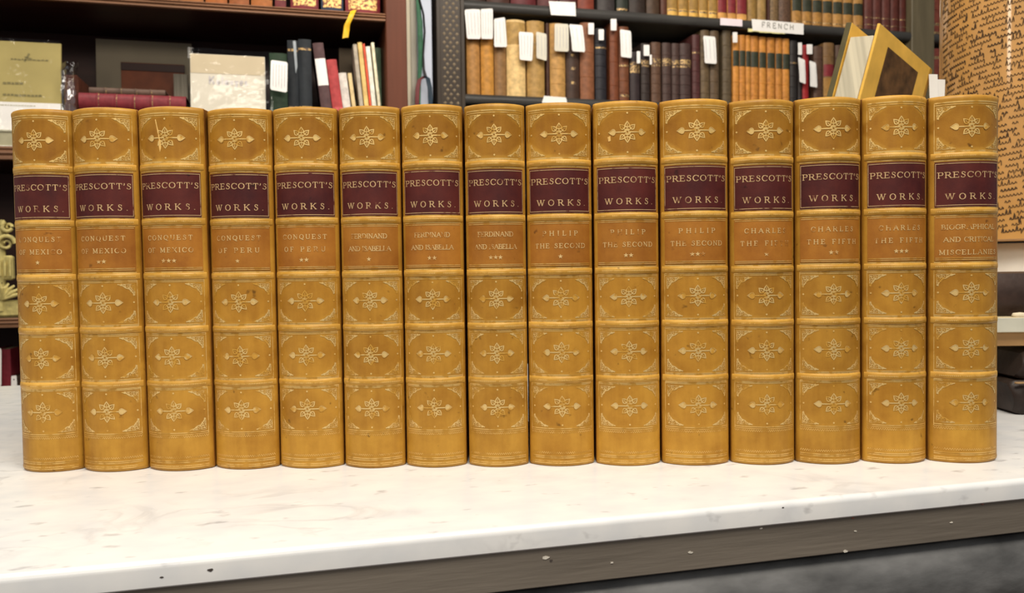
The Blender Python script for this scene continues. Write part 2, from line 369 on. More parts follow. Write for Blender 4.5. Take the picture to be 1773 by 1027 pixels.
# ------------------------------------------------------------------ lettering: serif letters as strokes
def arc(cx, cy, rx, ry, a0, a1, n=12):
    return [(cx+rx*math.cos(R_(a0+(a1-a0)*i/n)), cy+ry*math.sin(R_(a0+(a1-a0)*i/n))) for i in range(n+1)]
GL = {  # width, thick strokes, thin strokes, serif feet
 'A': (.92, [[(.46, 1), (.86, 0)]], [[(.06, 0), (.46, 1)], [(.2, .36), (.7, .36)]], [(.06, 0), (.86, 0)]),
 'B': (.74, [[(.14, 0), (.14, 1)], arc(.40, .27, .26, .27, -80, 80)], [[(.14, 1), (.38, 1)]+arc(.38, .77, .22, .23, 90, -90)+[(.14, .54)], [(.14, .54), (.42, .54)], [(.14, 0), (.44, 0)]], [(.08, 0), (.08, 1)]),
 'C': (.84, [arc(.46, .5, .38, .5, 110, 250, 16)], [arc(.46, .5, .38, .5, 30, 110), arc(.46, .5, .38, .5, 250, 325), [(.79, .98), (.79, .68)]], []),
 'D': (.88, [[(.14, 0), (.14, 1)], arc(.38, .5, .42, .5, 70, -70, 16)], [[(.14, 1), (.40, 1)]+arc(.38, .5, .42, .5, 88, 70, 4), [(.14, 0), (.40, 0)]+arc(.38, .5, .42, .5, -88, -70, 4)], [(.08, 0), (.08, 1)]),
 'E': (.74, [[(.14, 0), (.14, 1)]], [[(.14, 1), (.64, 1), (.64, .78)], [(.14, .52), (.5, .52)], [(.5, .62), (.5, .42)], [(.14, 0), (.68, 0), (.68, .24)]], [(.08, 0), (.08, 1)]),
 'F': (.70, [[(.14, 0), (.14, 1)]], [[(.14, 1), (.64, 1), (.64, .76)], [(.14, .5), (.48, .5)], [(.48, .6), (.48, .4)]], [(.14, 0), (.08, 1)]),
 'G': (.90, [arc(.46, .5, .38, .5, 110, 250, 16), [(.78, .06), (.78, .42)]], [arc(.46, .5, .38, .5, 35, 110), arc(.46, .5, .38, .5, 250, 320), [(.62, .42), (.9, .42)], [(.78, .98), (.78, .72)]], []),
 'H': (.94, [[(.16, 0), (.16, 1)], [(.78, 0), (.78, 1)]], [[(.16, .52), (.78, .52)]], [(.16, 0), (.16, 1), (.78, 0), (.78, 1)]),
 'I': (.34, [[(.17, 0), (.17, 1)]], [], [(.17, 0), (.17, 1)]),
 'K': (.90, [[(.16, 0), (.16, 1)], [(.36, .58), (.80, 0)]], [[(.16, .4), (.76, 1)]], [(.16, 0), (.16, 1), (.80, 0), (.74, 1)]),
 'L': (.72, [[(.16, 0), (.16, 1)]], [[(.16, 0), (.66, 0), (.66, .26)]], [(.12, 0), (.16, 1)]),
 'M': (1.08, [[(.18, 1), (.54, .08)], [(.90, 0), (.90, 1)]], [[(.16, 0), (.16, 1)], [(.54, .08), (.90, 1)]], [(.16, 0), (.12, 1), (.90, 0), (.94, 1)]),
 'N': (.92, [[(.16, 1), (.76, 0)]], [[(.16, 0), (.16, 1)], [(.76, 0), (.76, 1)]], [(.16, 0), (.12, 1), (.76, 1)]),
 'O': (.92, [arc(.46, .5, .38, .5, 130, 230), arc(.46, .5, .38, .5, -50, 50)], [arc(.46, .5, .38, .5, 50, 130), arc(.46, .5, .38, .5, 230, 310)], []),
 'P': (.74, [[(.14, 0), (.14, 1)], arc(.40, .74, .26, .26, 70, -70)], [[(.14, 1), (.44, 1)], [(.14, .48), (.44, .48)]], [(.14, 0), (.08, 1)]),
 'Q': (.92, [arc(.46, .5, .38, .5, 130, 230), arc(.46, .5, .38, .5, -50, 50), [(.42, .18), (.62, -.12), (.86, -.16)]], [arc(.46, .5, .38, .5, 50, 130), arc(.46, .5, .38, .5, 230, 310)], []),
 'R': (.86, [[(.14, 0), (.14, 1)], arc(.40, .75, .25, .25, 70, -70), [(.40, .5), (.76, 0)]], [[(.14, 1), (.44, 1)], [(.14, .5), (.44, .5)]], [(.14, 0), (.08, 1), (.78, 0)]),
 'S': (.68, [[(.18, .84), (.22, .64), (.46, .5), (.56, .36), (.54, .16)]], [arc(.34, .76, .2, .24, 30, 160), arc(.33, .24, .22, .24, -150, -20), [(.56, .98), (.56, .72)], [(.1, .02), (.1, .28)]], []),
 'T': (.80, [[(.40, 0), (.40, 1)]], [[(.06, .74), (.06, 1), (.74, 1), (.74, .74)]], [(.40, 0)]),
 'U': (.90, [[(.16, 1), (.16, .34)]+arc(.45, .32, .29, .32, 180, 250, 6)], [arc(.45, .32, .29, .32, 250, 360, 8)+[(.74, 1)]], [(.16, 1), (.74, 1)]),
 'W': (1.22, [[(.08, 1), (.38, 0)], [(.62, 1), (.86, 0)]], [[(.38, 0), (.62, 1)], [(.86, 0), (1.14, 1)]], [(.08, 1), (.62, 1), (1.14, 1)]),
 'X': (.86, [[(.1, 1), (.76, 0)]], [[(.1, 0), (.74, 1)]], [(.1, 0), (.1, 1), (.76, 0), (.74, 1)]),
 "'": (.22, [[(.12, 1.04), (.12, .86), (.05, .64)]], [], []), '.': (.24, [[(.1, 0), (.1, .1)]], [], []), ' ': (.42, [], [], []),
}
def resample(pts, step):
    out = [pts[0]]
    for a, b in zip(pts, pts[1:]):
        n = max(1, int(math.hypot(b[0]-a[0], b[1]-a[1])/step+.5))
        out += [(a[0]+(b[0]-a[0])*i/n, a[1]+(b[1]-a[1])*i/n) for i in range(1, n+1)]
    return out
def stroke(mb, pts, w, mapf, step=.0016, off=.00015):
    """flat ribbon of width w along a 2-D line, laid on a surface by mapf(x, z, offset)"""
    pts = resample(pts, step); n = len(pts)
    if n < 2: return
    L = []; Rr = []
    for i, p in enumerate(pts):
        a = pts[max(0, i-1)]; b = pts[min(n-1, i+1)]
        dx, dz = b[0]-a[0], b[1]-a[1]; l = math.hypot(dx, dz) or 1e-9
        nx, nz = -dz/l*w/2, dx/l*w/2
        L.append(mapf(p[0]+nx, p[1]+nz, off)); Rr.append(mapf(p[0]-nx, p[1]-nz, off))
    mb.grid([L, Rr])
def fill(mb, pts, mapf, off=.00015):
    cx = sum(p[0] for p in pts)/len(pts); cz = sum(p[1] for p in pts)/len(pts)
    v = [mapf(cx, cz, off)]+[mapf(p[0], p[1], off) for p in pts]; n = len(pts)
    mb.add(v, [(0, i+1, (i+1) % n+1) for i in range(n)])
def text(mb, s, cx, z0, h, width, mapf, hx=1.0, tw=.15, nw=.075, serif=True, off=.00015):
    ws = [GL[c][0]*h*hx for c in s]; gap = (width-sum(ws))/max(1, len(s)-1); x = cx-width/2
    if serif and gap < -.06*h:   # squeeze the letters rather than overlap them
        hx *= width/(sum(ws)*1.0); ws = [GL[c][0]*h*hx for c in s]; gap = (width-sum(ws))/max(1, len(s)-1)
    for c, w in zip(s, ws):
        _, th_, tn_, se_ = GL[c]
        f = lambda p: (x+p[0]*h*hx, z0+p[1]*h)
        for st in th_: stroke(mb, [f(p) for p in st], tw*h, mapf, off=off)
        for st in tn_: stroke(mb, [f(p) for p in st], nw*h if serif else tw*h, mapf, off=off)
        if serif:
            for q in se_: stroke(mb, [f((q[0]-.14, q[1])), f((q[0]+.14, q[1]))], nw*h, mapf, off=off)
        x += w+gap
def star(mb, cx, cz, r, mapf):
    fill(mb, [(cx+(r if k % 2 == 0 else r*.42)*math.sin(k*math.pi/5), cz+(r if k % 2 == 0 else r*.42)*math.cos(k*math.pi/5)) for k in range(10)], mapf)

# ------------------------------------------------------------------ the row of calf volumes
BW, BH, BB = .0386, .22, .0086                 # width, height and spine rounding of the pattern volume
HA = BW/2-.0002; RAD = (HA*HA+BB*BB)/(2*BB); PHM = math.asin(HA/RAD); HL = RAD*PHM   # HL: half arc length
def spmap(s, z, off=0):
    p = s/RAD; return ((RAD+off)*math.sin(p), RAD-(RAD+off)*math.cos(p), z)
ZB = [.1840, .1512, .1184, .0860, .0528]       # raised bands
PAN = [(.2145, .1870, .2011), (.1150, .0892, .1027), (.0826, .0560, .0696), (.0496, .0232, .0367)]   # tooled compartments
NU = 20
US = [-HL+2*HL*i/NU for i in range(NU+1)]
def make_spine():
    mb = MB(); rows = []
    zs = [(0, -.0011), (.0005, -.0004), (.0014, 0), (.0026, .0002), (.0040, 0)]
    zs += [(z, 0) for z in (.03, .06, .09, .12, .15, .18, .20)]
    zs += [(BH-.0042, 0), (BH-.0026, .0003), (BH-.0014, .0002), (BH-.0004, -.0005), (BH, -.0014)]
    for z, o in zs:
        rows.append([(HA, .0118, z)]+[spmap(u, z, o) for u in US[::-1]]+[(-HA, .0118, z)])
    mb.grid(rows, True); n = len(rows[0])
    mb.add(rows[0], [tuple(range(n))]); mb.add(rows[-1], [tuple(range(n))])
    return mb.mesh('spine', M['calf'], 50)
def make_band():
    mb = MB(); rows = []
    for k in range(9):
        a = math.pi*k/8; rows.append([spmap(u, .0021*-math.cos(a), -.0003+(.0003+.0011*max(0, math.cos(u/HL*1.5))**.5)*math.sin(a)**.7) for u in [-HL*.985+2*HL*.985*i/NU for i in range(NU+1)]])
    mb.grid(rows); n = NU+1
    mb.add([r[0] for r in rows], [tuple(range(9))]); mb.add([r[-1] for r in rows], [tuple(range(9))])
    return mb.mesh('raised_band', M['band'], 60)
def leaf(cx, cz, ang, l, w):
    """heart-shaped leaf outline pointing along ang, its base at (cx, cz)"""
    out = []
    for t, o in ((0, 0), (.02, .5), (.16, .92), (.36, 1), (.6, .66), (.82, .26), (1, 0), (.82, -.26), (.6, -.66), (.36, -1), (.16, -.92), (.02, -.5)):
        x, y = t*l, o*w/2; out.append((cx+x*math.cos(ang)-y*math.sin(ang), cz+x*math.sin(ang)+y*math.cos(ang)))
    return out
def make_flower(mat='gilt'):
    mb = MB()
    for k in range(8):
        a = k*math.pi/4
        if k in (0, 4):
            d = math.cos(a)
            stroke(mb, [(d*.0010, 0), (d*.0074, 0)], .0007, spmap)
            lf = leaf(d*.0070, 0, a, .0043, .0037); fill(mb, lf, spmap); stroke(mb, lf+lf[:1], .0003, spmap, off=.0003)
            continue
        r0 = .0029; lf = leaf(r0*math.cos(a), r0*math.sin(a), a, .0034, .0027)
        stroke(mb, lf+lf[:1], .00062, spmap, .0008)
        stroke(mb, [(.0009*math.cos(a), .0009*math.sin(a)), (r0*1.7*math.cos(a), r0*1.7*math.sin(a))], .0004, spmap)
        b = a+math.pi/8; fill(mb, [(.0016*math.cos(b)+.00045*math.cos(c), .0016*math.sin(b)+.00045*math.sin(c)) for c in [i*math.pi/3 for i in range(6)]], spmap)
    stroke(mb, arc(0, 0, .00085, .00085, 0, 360, 10), .0004, spmap, .0005)
    return mb.mesh('gilt_flower', M[mat])
CW, CH = .0098, .0072                          # corner stamp, right angle at (HL*.86, top) of a compartment
def make_corner(mat='gilt'):
    """lacy corner stamp for the upper right of a compartment; its right angle lies at x = HL*.85, z = 0"""
    mb = MB(); X = HL*.85
    P = lambda a, b: (X-a*CW, -b*CH)             # a, b in 0..1 along the two sides
    def spiral(a, b, r, d, turns=1.25, a0=0, n=10):
        stroke(mb, [(P(a, b)[0]+r*(1-.75*i/n)*math.cos(a0+d*turns*2*math.pi*i/n), P(a, b)[1]+r*(1-.75*i/n)*math.sin(a0+d*turns*2*math.pi*i/n)) for i in range(n+1)], .00032, spmap, .0007)
    stroke(mb, [P(1, .04), P(.72, .16), P(.55, .36), P(.36, .44), P(.2, .70), P(.05, 1)], .0006, spmap)
    stroke(mb, [P(1, .04), P(.03, .03), P(.05, 1)], .0003, spmap)
    for a, b, r, d, q in ((.62, .16, .0008, 1, 0), (.40, .20, .0011, -1, 1), (.20, .22, .0012, 1, 2), (.14, .48, .0011, -1, 3), (.30, .40, .0008, 1, 4), (.10, .72, .0008, 1, 5), (.80, .08, .0006, -1, 2)):
        spiral(a, b, r, d, a0=q)
    for a, b, an in ((.52, .24, 200), (.34, .32, 225), (.22, .52, 240), (.74, .12, 190), (.1, .86, 260), (.08, .12, 225)):
        fill(mb, leaf(*P(a, b), R_(an), .0015, .0009), spmap)
    return mb.mesh('gilt_corner', M[mat])
def make_rules():
    mb = MB(); E = HL*.90
    H = lambda z, w=.00042, e=E: stroke(mb, [(-e, z), (e, z)], w, spmap)
    for za, zb, zc in PAN:
        H(za); H(zb); H(za+.0011, .00028); H(zb-.0011, .00028)
        for sx in (-1, 1):
            stroke(mb, [(sx*E, za+.0011), (sx*E, zb-.0011)], .00034, spmap)
    for z in ZB: H(z+.0024, .0006); H(z-.0025, .0005)
    H(.2178, .0005); H(.2160, .00035)
    for k in range(46): # dotted roll at head and foot
        u = -E+2*E*(k+.5)/46
        stroke(mb, [(u-.00018, .2170), (u+.00018, .2174)], .0007, spmap); stroke(mb, [(u-.00018, .0029), (u+.00018, .0033)], .0007, spmap)
    for z in (.0052, .0062, .0020): H(z, .00042)
    for z0, sg in ((.0214, -1), (.0078, 1)):       # little saw-tooth rolls above and below the foot compartment
        n = 30
        stroke(mb, [(-E+2*E*i/(2*n), z0+(sg*.0011 if i % 2 else 0)) for i in range(2*n+1)], .00036, spmap)
    return mb.mesh('gilt_fillets', M['gilt_line'])
def make_bandroll():
    mb = MB(); E = HL*.86; g = lambda x, z, o: spmap(x, z, .0003-.0003+.00105*max(0, math.cos(x/HL*1.5))**.5+.0001+o)
    for k in range(40):
        u = -E+2*E*(k+.5)/40; stroke(mb, [(u-.00020, -.0004), (u+.00020, .0004)], .0005, g)
    return mb.mesh('gilt_roll', M['gilt_line'])
def make_dots():
    mb = MB()
    for za, zb, zc in PAN:
        for x, z in ((0, za-.0021), (0, zb+.0021), (-HL*.80, zc), (HL*.80, zc)):
            fill(mb, [(x+.0006*math.cos(i*math.pi/3), z+.0006*math.sin(i*math.pi/3)) for i in range(6)], spmap)
    return mb.mesh('gilt_dots', M['gilt'])
def patch(z0, z1, e, off, name, mat, mapf=spmap, n=18):
    """leather label pasted on the spine, with its own thickness"""
    mb = MB(); us = [-e+2*e*i/n for i in range(n+1)]
    inner = lambda z: [mapf(u, z, -.0002) for u in us]
    mb.grid([inner(z0), [mapf(u, z0, off) for u in us], [mapf(u, (z0+z1)/2, off) for u in us], [mapf(u, z1, off) for u in us], inner(z1)])
    for k in (0, -1):
        u = us[k]; mb.add([mapf(u, z0, -.0002), mapf(u, z0, off), mapf(u, z1, off), mapf(u, z1, -.0002)], [(0, 1, 2, 3)])
    return mb.mesh(name, mat, 50)
LZ0, LZ1, TZ0, TZ1 = .1538, .1806, .1217, .1482
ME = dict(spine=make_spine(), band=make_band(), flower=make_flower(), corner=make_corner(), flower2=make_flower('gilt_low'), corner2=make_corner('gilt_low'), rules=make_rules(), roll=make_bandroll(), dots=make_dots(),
          lab=patch(LZ0, LZ1, HL*.885, .0004, 'author_label', M['maroon']), tit=patch(TZ0, TZ1, HL*.885, .0003, 'title_label', M['tawny']),
          block=MB().box(-BW/2+.0029, BW/2-.0029, .0116, .146, .0028, BH-.0032).mesh('text_block', M['pages']),
          board=MB().box(0, .0026, .0100, .150, 0, BH, .0006).mesh('board', M['board']))
lm = lambda x, z, o: spmap(x, z, .0004+o)
tm = lambda x, z, o: spmap(x, z, .0003+o)
mb = MB(); text(mb, "PRESCOTT'S", .0002, .1711, .0033, HL*1.64, lm, 1.25, .16, .10); text(mb, 'WORKS.', .0010, .1582, .0034, HL*1.36, lm, 1.15, .16, .10)
ME['txt'] = mb.mesh('gilt_lettering', M['gilt_text'])
mb = MB(); e = HL*.86
for z in (LZ1-.0010, LZ0+.0010): stroke(mb, [(-e, z), (e, z)], .00034, lm)
for sx in (-1, 1): stroke(mb, [(sx*e, LZ0+.0008), (sx*e, LZ1-.0008)], .0003, lm)
ME['labfr'] = mb.mesh('gilt_border', M['gilt_text'])
mb = MB()
for z in (TZ1-.0006, TZ0+.0006, TZ0+.0016): stroke(mb, [(-e, z), (e, z)], .00034, tm)
ME['titfr'] = mb.mesh('gilt_border', M['gilt_line'])
TIT = {
 'mexico': [('CONQUEST', .0280), ('OF MEXICO', .0285)], 'peru': [('CONQUEST', .0280), ('OF PERU', .0262)],
 'ferd': [('FERDINAND', .0236), ('AND ISABELLA', .0284)], 'phil': [('PHILIP', .0215), ('THE SECOND', .0315)],
 'chas': [('CHARLES', .0262), ('THE FIFTH', .0312)], 'misc': [('BIOGRAPHICAL', .0320), ('AND CRITICAL', .0300), ('MISCELLANIES', .0345)]}
_tc = {}
def title(key, stars):
    if (key, stars) in _tc: return _tc[(key, stars)]
    mb = MB(); zs = (.1402, .1327) if key != 'misc' else (.1404, .1330, .1254); h = .0027
    for (s, w), z in zip(TIT[key], zs): text(mb, s, 0, z, h, w*.97, tm, 1.12, .17, .11)
    for k in range(stars): star(mb, (k-(stars-1)/2)*.0030, .1276, .0015, tm)
    _tc[(key, stars)] = mb.mesh('gilt_lettering', M['gilt_faint']); return _tc[(key, stars)]
XS = [[-.3105,-.2733],[-.2723,-.2334],[-.2321,-.1926],[-.1914,-.1524],[-.1514,-.1125],[-.111,-.074],[-.0729,-.036],[-.0344,.0022],[.0031,.0427],[.0441,.0832],[.0846,.1252],[.1268,.1651],[.1665,.2054],[.2071,.2452],[.2473,.2883]]
LEAN = [-.15,-.64,-.57,-.19,-.13,-.07,-.01,-.09,-.16,-.19,-.16,-.32,-.25,-.36,-.43]
DH = [-.0001, 0, .0001, -.0008, -.0004, -.0006, -.0001, -.0003, -.0002, .0002, .0006, -.0003, .0005, .0009, .0006]
DY = [-.0022, -.0030, -.0024, .0004, .0014, .0006, .0008, .0006, .0014, .0006, 0, 0, 0, 0, 0]
TT = [('mexico', 1), ('mexico', 2), ('mexico', 3), ('peru', 1), ('peru', 2), ('ferd', 1), ('ferd', 2), ('ferd', 3), ('phil', 1), ('phil', 2), ('phil', 3), ('chas', 1), ('chas', 2), ('chas', 3), ('misc', 0)]
CL = ['tan gilt calf volume at the left end of the row, its title nearly rubbed away',
      'tan gilt calf volume second from left, two stars below a Conquest of Mexico title',
      'tan gilt calf volume third from left, pale scratch across its top flower, three stars',
      'tan gilt calf volume fourth from left, one star below a Conquest of Peru title',
      'tan gilt calf volume fifth from left, two stars below a Conquest of Peru title',
      'tan gilt calf volume sixth from left, one star, the first with two names as title',
      'tan gilt calf volume seventh from left, two stars, left of the central volume',
      'tan gilt calf volume in the middle of the row, eighth, three stars on its title',
      'tan gilt calf volume ninth from left, one star, just right of the central volume',
      'tan gilt calf volume tenth from left, small pale scuff on its top compartment',
      'tan gilt calf volume eleventh from left, three stars below a title ending in Second',
      'tan gilt calf volume fourth from right, one star below a title ending in Fifth',
      'tan gilt calf volume third from right, two stars below a title ending in Fifth',
      'tan gilt calf volume second from right, three stars below a title ending in Fifth',
      'tan gilt calf volume at the right end, three-line Miscellanies title and no stars']
scuff = surf('pale scuffed leather', srgb(226, 182, 106), .6, .1, 300)
for i in range(15):
    x0, x1 = XS[i]; w = x1-x0; th_ = R_(LEAN[i])
    bk = thing('calf_volume', CL[i], 'book', ((x0+x1)/2, DY[i], 0), 0, 'row of matching gilt calf volumes', ry=0)
    bk.scale = (w/BW, 1, 1+DH[i]/BH)
    bk.rotation_euler = (0, th_*.55, 0); bk.location.z = abs(math.sin(th_*.55))*w/2+.00005
    bk.location.x -= math.sin(th_*.55)*BH*.5
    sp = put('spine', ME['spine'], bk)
    put('text_block', ME['block'], bk, label='cream leaves')
    put('board', ME['board'], bk, (-BW/2, 0, 0)); put('board', ME['board'], bk, (BW/2-.0026, 0, 0))
    for z in ZB: put('raised_band', ME['band'], sp, (0, 0, z))
    for z in ZB: put('gilt_roll', ME['roll'], sp, (0, 0, z))['kind'] = 'stuff'
    for za, zb, zc in PAN:
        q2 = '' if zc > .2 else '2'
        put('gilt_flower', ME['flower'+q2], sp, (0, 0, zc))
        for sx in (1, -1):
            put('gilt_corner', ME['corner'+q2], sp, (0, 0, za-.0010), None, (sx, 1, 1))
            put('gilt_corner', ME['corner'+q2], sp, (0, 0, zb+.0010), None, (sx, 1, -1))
    put('gilt_fillets', ME['rules'], sp)['kind'] = 'stuff'; put('gilt_dots', ME['dots'], sp)['kind'] = 'stuff'
    la = put('author_label', ME['lab'], bk, label='maroon leather label'); put('gilt_lettering', ME['txt'], la); put('gilt_border', ME['labfr'], la)['kind'] = 'stuff'
    ti = put('title_label', ME['tit'], bk, label='orange brown leather label'); put('gilt_lettering', title(*TT[i]), ti); put('gilt_border', ME['titfr'], ti)['kind'] = 'stuff'
    if i == 2:
        mb = MB(); stroke(mb, [(-.0056, .2122), (-.0040, .2040), (-.0030, .1975)], .0007, spmap); fill(mb, [(-.0044, .1985), (-.0026, .1992), (-.0024, .1952), (-.0033, .1925)], spmap)
        mb.build('scratch', scuff, sp, label='pale scratch')
    if i == 9:
        mb = MB(); fill(mb, [(-.0118, .1985), (-.0100, .1992), (-.0098, .1962), (-.0112, .1958)], spmap); mb.build('scratch', scuff, sp, label='pale scuff')

# ------------------------------------------------------------------ background books
PGM = pages_mat('old cream leaves', srgb(206, 188, 150), 0, 700)
GOLDB = gilt_mat('dull shelf gilding', (.50, .33, .13, 1), srgb(70, 46, 34), .50, .5)
def shelf_book(name, label, s0, s1, z0, z1, t, mat, depth=.135, group=None, bands=(), labels=(), bulge=.2, lean=0, bandmat=None, cat='book'):
    """a bound book standing spine outwards: cover, leaves, bands and labels.  labels: (frac0, frac1, material, part name)"""
    if t == TR+.012: s0 = max(s0, sp1+.0012) if s0 < sp1+.02 else s0; s1 = min(s1, sq0-.0012) if abs(s1-sq0) < .02 else s1
    if t == TR+.012 and z0 == ZR2: z1 = min(z1, ZR1-.0352)
    w = s1-s0; h = z1-z0; p = FP((s0+s1)/2, t, z0+.0003+abs(math.sin(R_(lean)))*w/2)
    bk = thing(name, label, cat, p, ANG, group)
    if lean: bk.rotation_euler = Matrix.Rotation(ANG, 3, 'Z').to_4x4().to_3x3().__matmul__(Matrix.Rotation(R_(lean), 3, 'Y')).to_euler()
    a = w/2; b = min(w*bulge, a*.9); rad = (a*a+b*b)/(2*b); hl = rad*math.asin(min(1, a/rad))
    mp = lambda u, z, o=0: ((rad+o)*math.sin(u/rad), rad-(rad+o)*math.cos(u/rad), z)
    n = 8; us = [-hl+2*hl*k/n for k in range(n+1)]; bt = min(.003, w*.14)
    mb = MB()
    outer = [mp(u, 0) for u in us]; outer = [(x, y) for x, y, _ in outer]
    sec = [(-a, depth)]+outer+[(a, depth), (a-bt, depth), (a-bt, b+.006), (-a+bt, b+.006), (-a+bt, depth)]
    mb.prism(sec, lambda q, k: (q[0], q[1], (0, h)[k])); mb.build('cover', mat, bk, 40)
    MB().box(-a+bt, a-bt, b+.0062, depth-.004, .003, h-.004).build('text_block', PGM, bk)
    for fr in bands:
        m2 = MB(); rows = [[mp(u, h*fr+dz, o) for u in us] for dz, o in ((-.0022, -.0003), (-.0011, .0012), (.0011, .0012), (.0022, -.0003))]
        m2.grid(rows); m2.build('raised_band', bandmat or mat, bk, 60)
    for f0, f1, lm_, nm, *e_ in labels:
        put(nm, patch(h*f0, h*f1, hl*(e_[0] if e_ else .96), .0005, nm, lm_, mp, 8), bk)
    return bk
def slip(label, q, t, depth=.0006, bend=.004, name='paper_slip', cat='paper slip', group=None, mat=None, lines=0, hole=False):
    """a loose paper slip hanging in front of the spines: q = four pixel corners (tl, tr, br, bl)"""
    P = [SZ(x, y, t) for x, y in q]; cs = sum(p[0] for p in P)/4; cz = min(p[1] for p in P)
    o = thing(name, label, cat, FP(cs, t, cz), ANG, group)
    def at(u, v, k):
        a = Vector(P[0]).lerp(Vector(P[1]), u); b = Vector(P[3]).lerp(Vector(P[2]), u); c = a.lerp(b, v)
        return (c.x-cs, -bend*math.sin(v*2.2)*(1-.5*u)-.002+k*depth, c.y-cz)
    N = 6; mb = MB()
    # rounded corners: pull in the first and last rows
    def row(v, k):
        e = .07 if v in (0, 1) else 0
        return [at(e+(1-2*e)*i/4, v, k) for i in range(5)]
    vs_ = [0, .05, .3, .55, .8, .95, 1]
    f = [row(v, 0) for v in vs_]; bk_ = [row(v, 1) for v in vs_]
    mb.grid(f); mb.grid(bk_)
    ring = lambda R0: R0[0]+[r[-1] for r in R0[1:-1]]+R0[-1][::-1]+[r[0] for r in R0[1:-1]][::-1]
    mb.grid([ring(f), ring(bk_)], True)
    mb.build('paper', mat or M['slip'], o, 40)
    if lines:
        m2 = MB()
        for j in range(lines):
            u = .16+.68*j/max(1, lines-1); m2.grid([[Vector(at(u-.018, v, 0))-Vector((0, .0004, 0)) for v in (.12, .5, .9-.2*random.random())], [Vector(at(u+.018, v, 0))-Vector((0, .0004, 0)) for v in (.12, .5, .9)]])
        m2.build('writing', surf('faint pencil writing', srgb(176, 172, 176), .8, .1, 300), o)
    if hole:
        m2 = MB(); c = Vector(at(.5, .22, 0)); m2.add([c+Vector((.0016*math.cos(k*math.pi/5), -.0005, .0016*math.sin(k*math.pi/5))) for k in range(10)], [tuple(range(10))]); m2.build('eyelet', M['ebony'], o)
    return o

# ---------- left bookcase
ZL1 = SZ(480, 27, TL)[1]                      # underside of the upper shelf
ZS2a, ZS2b = SZ(10, 254, TL)[1], SZ(10, 278, TL)[1]
ZS3a, ZS3b = SZ(8, 551, TL)[1], SZ(8, 568, TL)[1]
su0, su1 = SZ(668, 100, TL)[0], SZ(704, 100, TL)[0]
SL = -1.55
bc = thing('bookcase', 'red brown mahogany bookcase with moulded shelf edges behind the left books', 'bookcase', FP(0, TL, -.80), ANG)
MB().box(su0, su1, -.012, .30, 0, 2.6, .002).build('upright', M['mahog'], bc)
MB().box(SL-.03, SL, -.012, .30, 0, 2.6, .002).build('upright', M['mahog'], bc)
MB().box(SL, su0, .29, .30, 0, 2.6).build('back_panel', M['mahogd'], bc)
def lshelf(zt, zb):
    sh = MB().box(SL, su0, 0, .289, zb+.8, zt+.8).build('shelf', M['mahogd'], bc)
    h = zt-zb; pr = []
    for k, (y, f) in enumerate(((0, 1), (-.008, 1), (-.010, .86), (-.006, .74), (-.010, .62), (-.0115, .5), (-.006, .38), (-.009, .22), (-.009, .06), (0, 0))): pr.append((y, zb+.8+h*f))
    MB().prism(pr, lambda p, k: ((SL, su0)[k], p[0], p[1])).build('moulding', M['mould'], sh)
ZL1t = ZL1+.0195
lshelf(ZL1t, ZL1); lshelf(ZS2a, ZS2b); lshelf(ZS3a, ZS3b); lshelf(ZS3b-.34, ZS3b-.36); lshelf(-.70, -.72); lshelf(1.16, 1.14); lshelf(1.79, 1.77)
def L(px0, px1, pyt, zb=None, t=TL+.02):
    a = SZ(px0, pyt, t); b = SZ(px1, pyt, t); return a[0], b[0], (a[1]+b[1])/2
GOLDP = gilt_mat('gilt scrollwork', (.85, .52, .18, 1), srgb(110, 50, 36), .46, .5)
up = [(312, 353, (150, 92, 46), 'orange brown leather book, first of five on the upper left shelf'),
      (356, 394, (156, 88, 40), 'orange brown leather book, second of five on the upper left shelf'),
      (397, 432, (142, 82, 44), 'orange brown leather book, third of five on the upper left shelf'),
      (435, 472, (160, 96, 48), 'orange brown leather book left of the thin maroon spine, upper left shelf'),
      (476, 496, (104, 44, 46), 'thin plain maroon book on the upper left shelf'),
      (503, 552, (112, 36, 42), 'maroon book with gilt foot just left of the navy one, upper left shelf'),
      (556, 595, (38, 48, 66), 'navy blue book with gilt foot on the upper left shelf'),
      (598, 659, (118, 38, 44), 'wide maroon book with gilt foot beside the mahogany upright')]
for x0, x1, c, lb in up:
    a, b, _ = L(x0, x1, 8)
    gl = [(.06, .30, GOLDP, 'gilt_panel', .8)] if x0 > 500 else [(.10, .12, GOLDB, 'gilt_line')]
    shelf_book('leather_book', lb, a, b-.001, ZL1t, ZL1t+.235, TL+.015, cloth('shelf leather %d' % x0, c, .45), labels=gl, bulge=.12)
for x0, x1, c, lb in ((230, 268, (120, 70, 40), 'brown leather book at the far left of the upper left shelf'), (271, 309, (138, 80, 42), 'tan leather book at the top edge above the empty shelf gap')):
    a, b, _ = L(x0, x1, 4)
    shelf_book('leather_book', lb, a, b-.001, ZL1t, ZL1t+.22, TL+.015, cloth('shelf leather %d' % x0, c, .45), bulge=.12)

